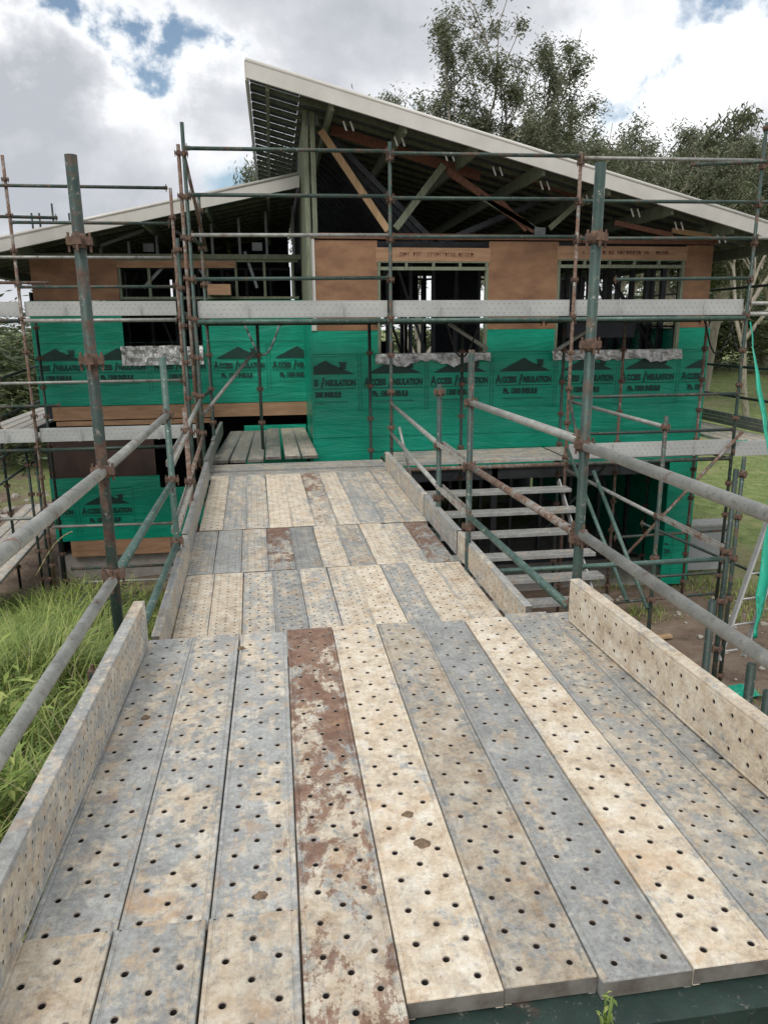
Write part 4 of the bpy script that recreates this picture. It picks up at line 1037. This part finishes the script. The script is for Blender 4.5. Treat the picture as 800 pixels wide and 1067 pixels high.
def prints(wall, xs, y, z, s=1.0):
    for x in xs: 
        o = link('wrap_print', PRT, wall, V((x, y, z))-abs_loc(wall)); o.scale = (s, 1, s)
import bmesh
def clipped(me, xmin, xmax):
    bm = bmesh.new(); bm.from_mesh(me)
    for c, nrm in ((xmin, (-1, 0, 0)), (xmax, (1, 0, 0))):
        bmesh.ops.bisect_plane(bm, geom=bm.verts[:]+bm.edges[:]+bm.faces[:], plane_co=(c, 0, 0), plane_no=nrm, clear_outer=True)
    m2 = me.copy(); bm.to_mesh(m2); bm.free(); return m2
def prints(wall, xs, y, z, s, lo, hi):
    for x in xs:
        me = PRT
        if x-.06 < lo or x+1.03*s > hi: me = clipped(PRT, (lo+.01-x)/s, (hi-.01-x)/s)
        if not len(me.polygons): continue
        o = link('wrap_print', me, wall, V((x, y, z))-abs_loc(wall)); o.scale = (s, 1, s)
x0 = onY(516, 392, HY).x; zt = onY(545, 399, HY).z
prints(wallf, [x0+1.075*k for k in range(-3, 4)], HY-.024, zt, 1.0, .6, 7.2)
x0 = onY(97, 385, LY).x; zt2 = onY(70, 387, LY).z
prints(wl, [x0+1.055*k for k in range(-1, 4)], LY-.024, zt2, .97, -4.15, .56)
x0 = onY(86, 533, LY).x; zt3 = onY(110, 535, LY).z
prints(wll, [x0-1.05, x0], LY-.024, zt3, .95, -4.15, -2.2)
zt4 = onY(690, 577, HY).z
prints(wallf, [6.0], HY-.024, zt4, .9, 6.72, 7.2)

# ------------------------------------------------------------------ trees
def tree_mesh(seed, H, spread, nb=6, leaves=55, lsize=.22, droop=.5, dense=1.0, lmat=LEAF, trunk_r=.22, low=.35, clump=.55):
    rng = random.Random(seed); tb = MB(); lb = MB(); tips = []
    def seg(p, d, ln, r, lvl):
        n = 3; q = p
        for i in range(n):
            d2 = (d+V((rng.uniform(-.18,.18), rng.uniform(-.18,.18), rng.uniform(-.05,.12)))).normalized()
            q2 = q+d2*ln/n; r2 = r*(1-.13*(i+1))
            nn = 7 if lvl < 2 else 4
            x = d2.cross(V((0,.3,1))); x.normalize(); z = x.cross(d2)
            o = len(tb.v)
            for c, rr in ((q, r*(1-.13*i)), (q2, r2)):
                for k in range(nn): a = 2*math.pi*k/nn; tb.v.append(c+(x*math.cos(a)+z*math.sin(a))*rr)
            for k in range(nn):
                j = (k+1) % nn; tb.f.append((o+k, o+j, o+nn+j, o+nn+k)); tb.sm.append(True); tb.mi.append(0)
            q = q2; d = d2
            if lvl >= 2 and rng.random() < .7*dense: tips.append((q.copy(), lvl))
        if lvl >= 4 or ln < .35: tips.append((q.copy(), lvl)); return
        k = rng.choice([2, 3, 3]) if lvl else nb
        for i in range(k):
            a = rng.uniform(0, 6.283); el = rng.uniform(.35, .95)
            nd = (d*math.cos(el)+V((math.cos(a), math.sin(a), rng.uniform(-.1,.35)))*math.sin(el)*spread).normalized()
            seg(q if (i == 0 or lvl == 0 and rng.random() < .3) else p.lerp(q, rng.uniform(.45, 1)), nd, ln*rng.uniform(.55, .82), r*.6*rng.uniform(.8, 1.05), lvl+1)
    seg(V((0,0,-.2)), V((rng.uniform(-.08,.08), 0, 1)).normalized(), H*low, trunk_r, 0)
    for p, lvl in tips:
        if rng.random() > .86: continue
        cs = clump*rng.uniform(.6, 1.5)
        for i in range(int(leaves*rng.uniform(.5, 1.3))):
            c = p+V((rng.gauss(0, .5), rng.gauss(0, .5), rng.gauss(-.15, .38)))*cs
            a = rng.uniform(0, 6.283); ln = lsize*rng.uniform(.6, 1.3); w_ = ln*.24
            d = V((math.cos(a)*(1-droop), math.sin(a)*(1-droop), -droop*rng.uniform(.4, 1.6)+.1)).normalized()
            sde = d.cross(V((rng.uniform(-1,1), rng.uniform(-1,1), rng.uniform(-1,1)))); sde.normalize()
            o = len(lb.v); lb.v += [c, c+d*ln*.45+sde*w_/2, c+d*ln, c+d*ln*.45-sde*w_/2]
            lb.f.append((o, o+1, o+2, o+3)); lb.sm.append(False); lb.mi.append(0)
    hz_ = .5*max(q.z for q in lb.v); up_ = [v for v in lb.v if v.z > hz_]; cx_ = sum(v.x for v in up_)/len(up_); cy_ = sum(v.y for v in up_)/len(up_)
    for v in tb.v+lb.v: v.x -= cx_*min(1, v.z/4); v.y -= cy_*min(1, v.z/4)
    zs = max(v.z for v in lb.v); s = H/zs; print('TREE', seed, round(s, 2), len(tips), len(lb.f), round(max(abs(v.x) for v in lb.v)*s, 1))
    for v in tb.v: v *= s
    for v in lb.v: v *= s
    return tb.mesh('trunk', BARK), lb.mesh('crown', lmat)
TA = tree_mesh(12, 15, .95, 6, 190, .17, .35, .85, LEAF, .24, .34, .40)
TB_ = tree_mesh(5, 13, 1.0, 6, 150, .17, .4, 1.0, LEAF, .22, .36, .42)
TC = tree_mesh(23, 12, 1.1, 7, 120, .17, .5, 1.1, LEAF, .2, .24, .42)
BU = tree_mesh(31, 5, 1.3, 8, 150, .11, .3, 1.2, LEAFD, .12, .14, .6)
def tree(me, x, y, s, rz, label, grp='trees behind the house', sz=None):
    t = empty('gum_tree' if me is not BU else 'bushy_tree', (x, y, gz(x, y)), label, 'tree', grp)
    for nm, m_ in (('trunk', me[0]), ('crown', me[1])):
        o = link(nm, m_, t, (0,0,0), (0,0,rz)); o.scale = (s, s, sz or s)
def Xat(px, Y): return onY(px, 330, Y).x
tree(TA, Xat(538, 28), 28, .74, 1.0, 'tallest gum tree rising above the middle of the main roof', sz=1.08)
tree(TB_, Xat(432, 31), 31, .7, 2.0, 'gum tree crown showing over the roof left of the tallest one', sz=.97)
tree(TC, Xat(360, 34), 34, .6, 4.0, 'small treetop barely showing over the roof on the left of the others', sz=1.13)
tree(TB_, Xat(640, 31), 31, .85, 4.4, 'gum tree behind the tall green near pole', sz=1.0)
tree(TC, Xat(690, 34), 34, 1.05, .6, 'broad gum tree between the green pole and the right corner post')
tree(TA, Xat(790, 30), 30, .62, 3.3, 'gum tree at the right edge behind the corner post', sz=.90)
tree(TC, Xat(740, 38), 38, 1.02, 2.2, 'farther gum tree filling the gap at the right of the roof', sz=1.15)
tree(TB_, Xat(830, 33), 33, .9, 5.2, 'gum tree partly outside the right frame edge', sz=1.1)
for i, (px, Y, s, lab) in enumerate(((10, 30, 1.15, 'dark bushy tree left of the house'), (40, 36, 1.1, 'bushy tree seen past the left corner of the house'), (-20, 26, 1.1, 'dark bushy tree at the far left edge'), (140, 38, 1.1, 'bushy tree behind the left block of the house'),
       (752, 52, 1.9, 'dark bushy tree behind the right end of the house'), (800, 55, 2.2, 'bushy tree on the lawn edge at the right'), (840, 46, 1.5, 'bushy tree at the right frame edge behind the lawn'), (440, 36, 1.0, 'bushy tree seen through the first window'), (500, 38, 1.0, 'bushy tree seen through the house frame'), (640, 46, 1.4, 'bushy tree seen through the second window'), (700, 50, 1.8, 'bushy tree behind the right side of the house'), (250, 37, 1.0, 'bushy tree behind the recess of the house'))):
    tree(BU, Xat(px, Y), Y, s, i*1.3, lab, 'bushy trees beyond the lawn')

# rubble on the left and right soil
def rock_mesh(seed):
    b = MB(); rng = random.Random(seed); n, m_ = 8, 5; vs = [(0,0,-.5)]
    for j in range(1, m_):
        ph = math.pi*j/m_-math.pi/2
        for i in range(n):
            a = 2*math.pi*i/n; r = .5*rng.uniform(.7, 1.15); vs.append((r*math.cos(a)*math.cos(ph), r*math.sin(a)*math.cos(ph), .35*math.sin(ph)))
    vs[0] = (0,0,-.35); vs.append((0,0,.35)); fs = []
    for i in range(n): fs.append((0, 1+(i+1) % n, 1+i)); fs.append((len(vs)-1, 1+(m_-2)*n+i, 1+(m_-2)*n+(i+1) % n))
    for j in range(m_-2):
        for i in range(n): fs.append((1+j*n+i, 1+j*n+(i+1) % n, 1+(j+1)*n+(i+1) % n, 1+(j+1)*n+i))
    b.add(vs, fs); return b
rb = MB()
rng = random.Random(5)
for k in range(420):
    if k < 120: x, y = rng.gauss(-7.6, 1.0), rng.gauss(19, 1.6); s = rng.uniform(.06, .32)
    else: x, y = rng.uniform(1.8, 9), rng.uniform(5.2, 11.4); s = rng.uniform(.02, .12)
    m_ = Matrix.Translation((x, y, gz(x, y)+s*.12)) @ Matrix.Rotation(rng.uniform(0, 6), 4, 'Z') @ Matrix.Scale(s, 4)
    t = rock_mesh(k % 12); rb.add([m_ @ p for p in t.v], t.f)
tag(rb.build('rubble', simple('pale_rubble_stone', (.42, .39, .34), (.28, .25, .21), .9, 6), org=(0,0,0)), 'loose pale stones and soil clods scattered around the house', 'rubble', kind='stuff')

# boards lying on the soil
for k, (a, c_, wd, lab) in enumerate((((670, 700), (705, 715), .12, 'splintered board lying on the bare soil by the stair foot'), ((640, 655), (700, 648), .1, 'flat timber offcut lying on the soil behind the stair foot'), ((790, 725), (700, 690), .1, 'weathered grey board beside the short open pipes'))):
    p, q = onZ(*a, -.1), onZ(*c_, -.1); p.z = gz(p.x, p.y)+.04; q.z = gz(q.x, q.y)+.05
    b = MB(); b.beam(p, q, wd, .03); tag(b.build('timber_offcut', TIMBER if k < 2 else STUD), lab, 'board', 'boards lying on the soil')

# ------------------------------------------------------------------ grass
def grass(name, spots, m, label, hmin, hmax, wd=.006, lean=.5, seed=1):
    rng = random.Random(seed); b = MB()
    for x, y, hs in spots:
        h = rng.uniform(hmin, hmax)*hs; a = rng.uniform(0, 6.283); ln = rng.uniform(.1, lean)*h*1.3
        dx_, dy_ = math.cos(a), math.sin(a); sx, sy = -dy_*wd, dx_*wd; z = gz(x, y)-.02
        o = len(b.v)
        for t, wk in ((0, 1), (.4, .9), (.75, .6)):
            cx, cy, cz = x+dx_*ln*t*t, y+dy_*ln*t*t, z+h*(t-.25*t*t*lean*1.5)
            b.v += [V((cx-sx*wk, cy-sy*wk, cz)), V((cx+sx*wk, cy+sy*wk, cz))]
        b.v.append(V((x+dx_*ln, y+dy_*ln, z+h*(1-.25*lean*1.5)*.97)))
        b.f += [(o, o+1, o+3, o+2), (o+2, o+3, o+5, o+4), (o+4, o+5, o+6)]; b.sm += [False]*3; b.mi += [0]*3
    o = b.build(name, m, org=(0,0,0)); return tag(o, label, 'grass', kind='stuff')
rng = random.Random(9)
sp = []; st2 = []
while len(sp) < 62000:
    x = rng.uniform(-7.5, -.75); y = rng.uniform(1.0, 12.6)
    n = mnoise.noise(V((x*.8, y*.8, 7)))
    bare = x > -1.9 and y > 5.6
    if bare and rng.random() < .92: continue
    if y > 10.5 and x > -3 and rng.random() < .5: continue
    hs = .55+.9*max(0, n+.35)
    if x > -1.25: hs *= .45
    if x < -1.9: hs *= 1.35
    sp.append((x, y, hs))
    if n > -.05 and rng.random() < .09: st2.append((x, y, 1.0))
grass('grass', sp, GRS, 'long green grass on the bank left of the ramps', .18, .62, .0065, .9, 2)
grass('dry_grass', st2, STRAW, 'straw coloured grass stalks among the green on the left bank', .35, .85, .004, .8, 3)
sp = []
while len(sp) < 9000:
    x = rng.uniform(8.6, 22); y = rng.uniform(9.5, 30)
    sp.append((x, y, .6+.6*mnoise.noise(V((x, y, 0)))))
grass('lawn_grass', sp, GRS, 'mown lawn grass right of the house', .05, .16, .012, .8, 4)
sp = []
while len(sp) < 9000:
    x = rng.uniform(4.6, 12); y = rng.uniform(5.5, 12.5)
    if mnoise.noise(V((x*.7, y*.7, 2)))+.09*(x-7) < .05: continue
    sp.append((x, y, .5+.5*rng.random()))
grass('weedy_grass', sp, GRS, 'patchy weedy grass on the soil right of the stair bay', .08, .3, .007, .9, 6)
sp = []
while len(sp) < 4200:
    x = rng.uniform(.2, 7); y = rng.uniform(-.2, 3.0 if x > 2 else 1.0)
    sp.append((x, y, .6))
grass('bank_grass', sp, GRS, 'rough grass under the right side of the near ramp', .1, .4, .006, .8, 5)
# leafy weeds on the left bank
def weed(x, y, h, seed, label, nl=26, base=None, name='weed', spread=.1):
    rng = random.Random(seed); b = MB(); z0 = gz(x, y) if base is None else base
    for k in range(nl):
        a = rng.uniform(0, 6.283); t = rng.uniform(.15, 1); c = V((x+rng.gauss(0, spread)*h*2*t, y+rng.gauss(0, spread)*h*2*t, z0+h*t))
        ln = min(.13, h*rng.uniform(.14, .28)); d = V((math.cos(a), math.sin(a), rng.uniform(-.2, .6))).normalized(); s = d.cross(V((0,0,1))).normalized()*ln*.16
        m_ = c+d*ln*.5+V((0,0,.02*h)); b.add([c, m_+s, c+d*ln, m_-s], [(0,1,2,3)])
        if k % 3 == 0: b.tube((x, y, z0-.02), c, .003, 4, False)
    o = b.build(name, GRS if h < .7 else LEAFD); tag(o, label, 'weed', 'leafy weeds')
wl_ = [(-1.6, 4.2, .5, 'leafy weed beside the lower left handrail'), (-2.2, 4.9, .5, 'leafy weed in the grass halfway down the left bank'), (-1.5, 5.3, .4, 'leafy weed at the edge of the bare soil'), (-3.1, 6.3, .6, 'tall leafy weed deeper in the left grass'), (-1.3, 3.3, .4, 'leafy weed nearest the left toe board'), (-2.6, 8.6, .6, 'leafy weed before the lower left wall'), (-1.9, 9.2, .6, 'leafy weed under the low rails by the left wall')]
wl_ += [(-2.6, 10.6, .7, 'dark leafy shrub under the brown base board')]
for i, (x, y, h, lab) in enumerate(wl_): weed(x, y, h, i, lab, 110 if h < .7 else 500, None, 'weed', .13 if h < .7 else .3)
p = onY(632, 1052, 1.12); weed(p.x, p.y, .09, 40, 'tiny green weed poking up at the ramp end at the bottom', 16, p.z-.06)
b = MB(); pts = []
for i in range(9): t = i/8; q = onY(38+38*t, 600-45*t-10*math.sin(3*t), 7.0); pts.append(q)
b.path(pts, .006, 5); tag(b.build('grass_stalk', STRAW), 'single long dry stalk arching before the lower left wall', 'stalk')
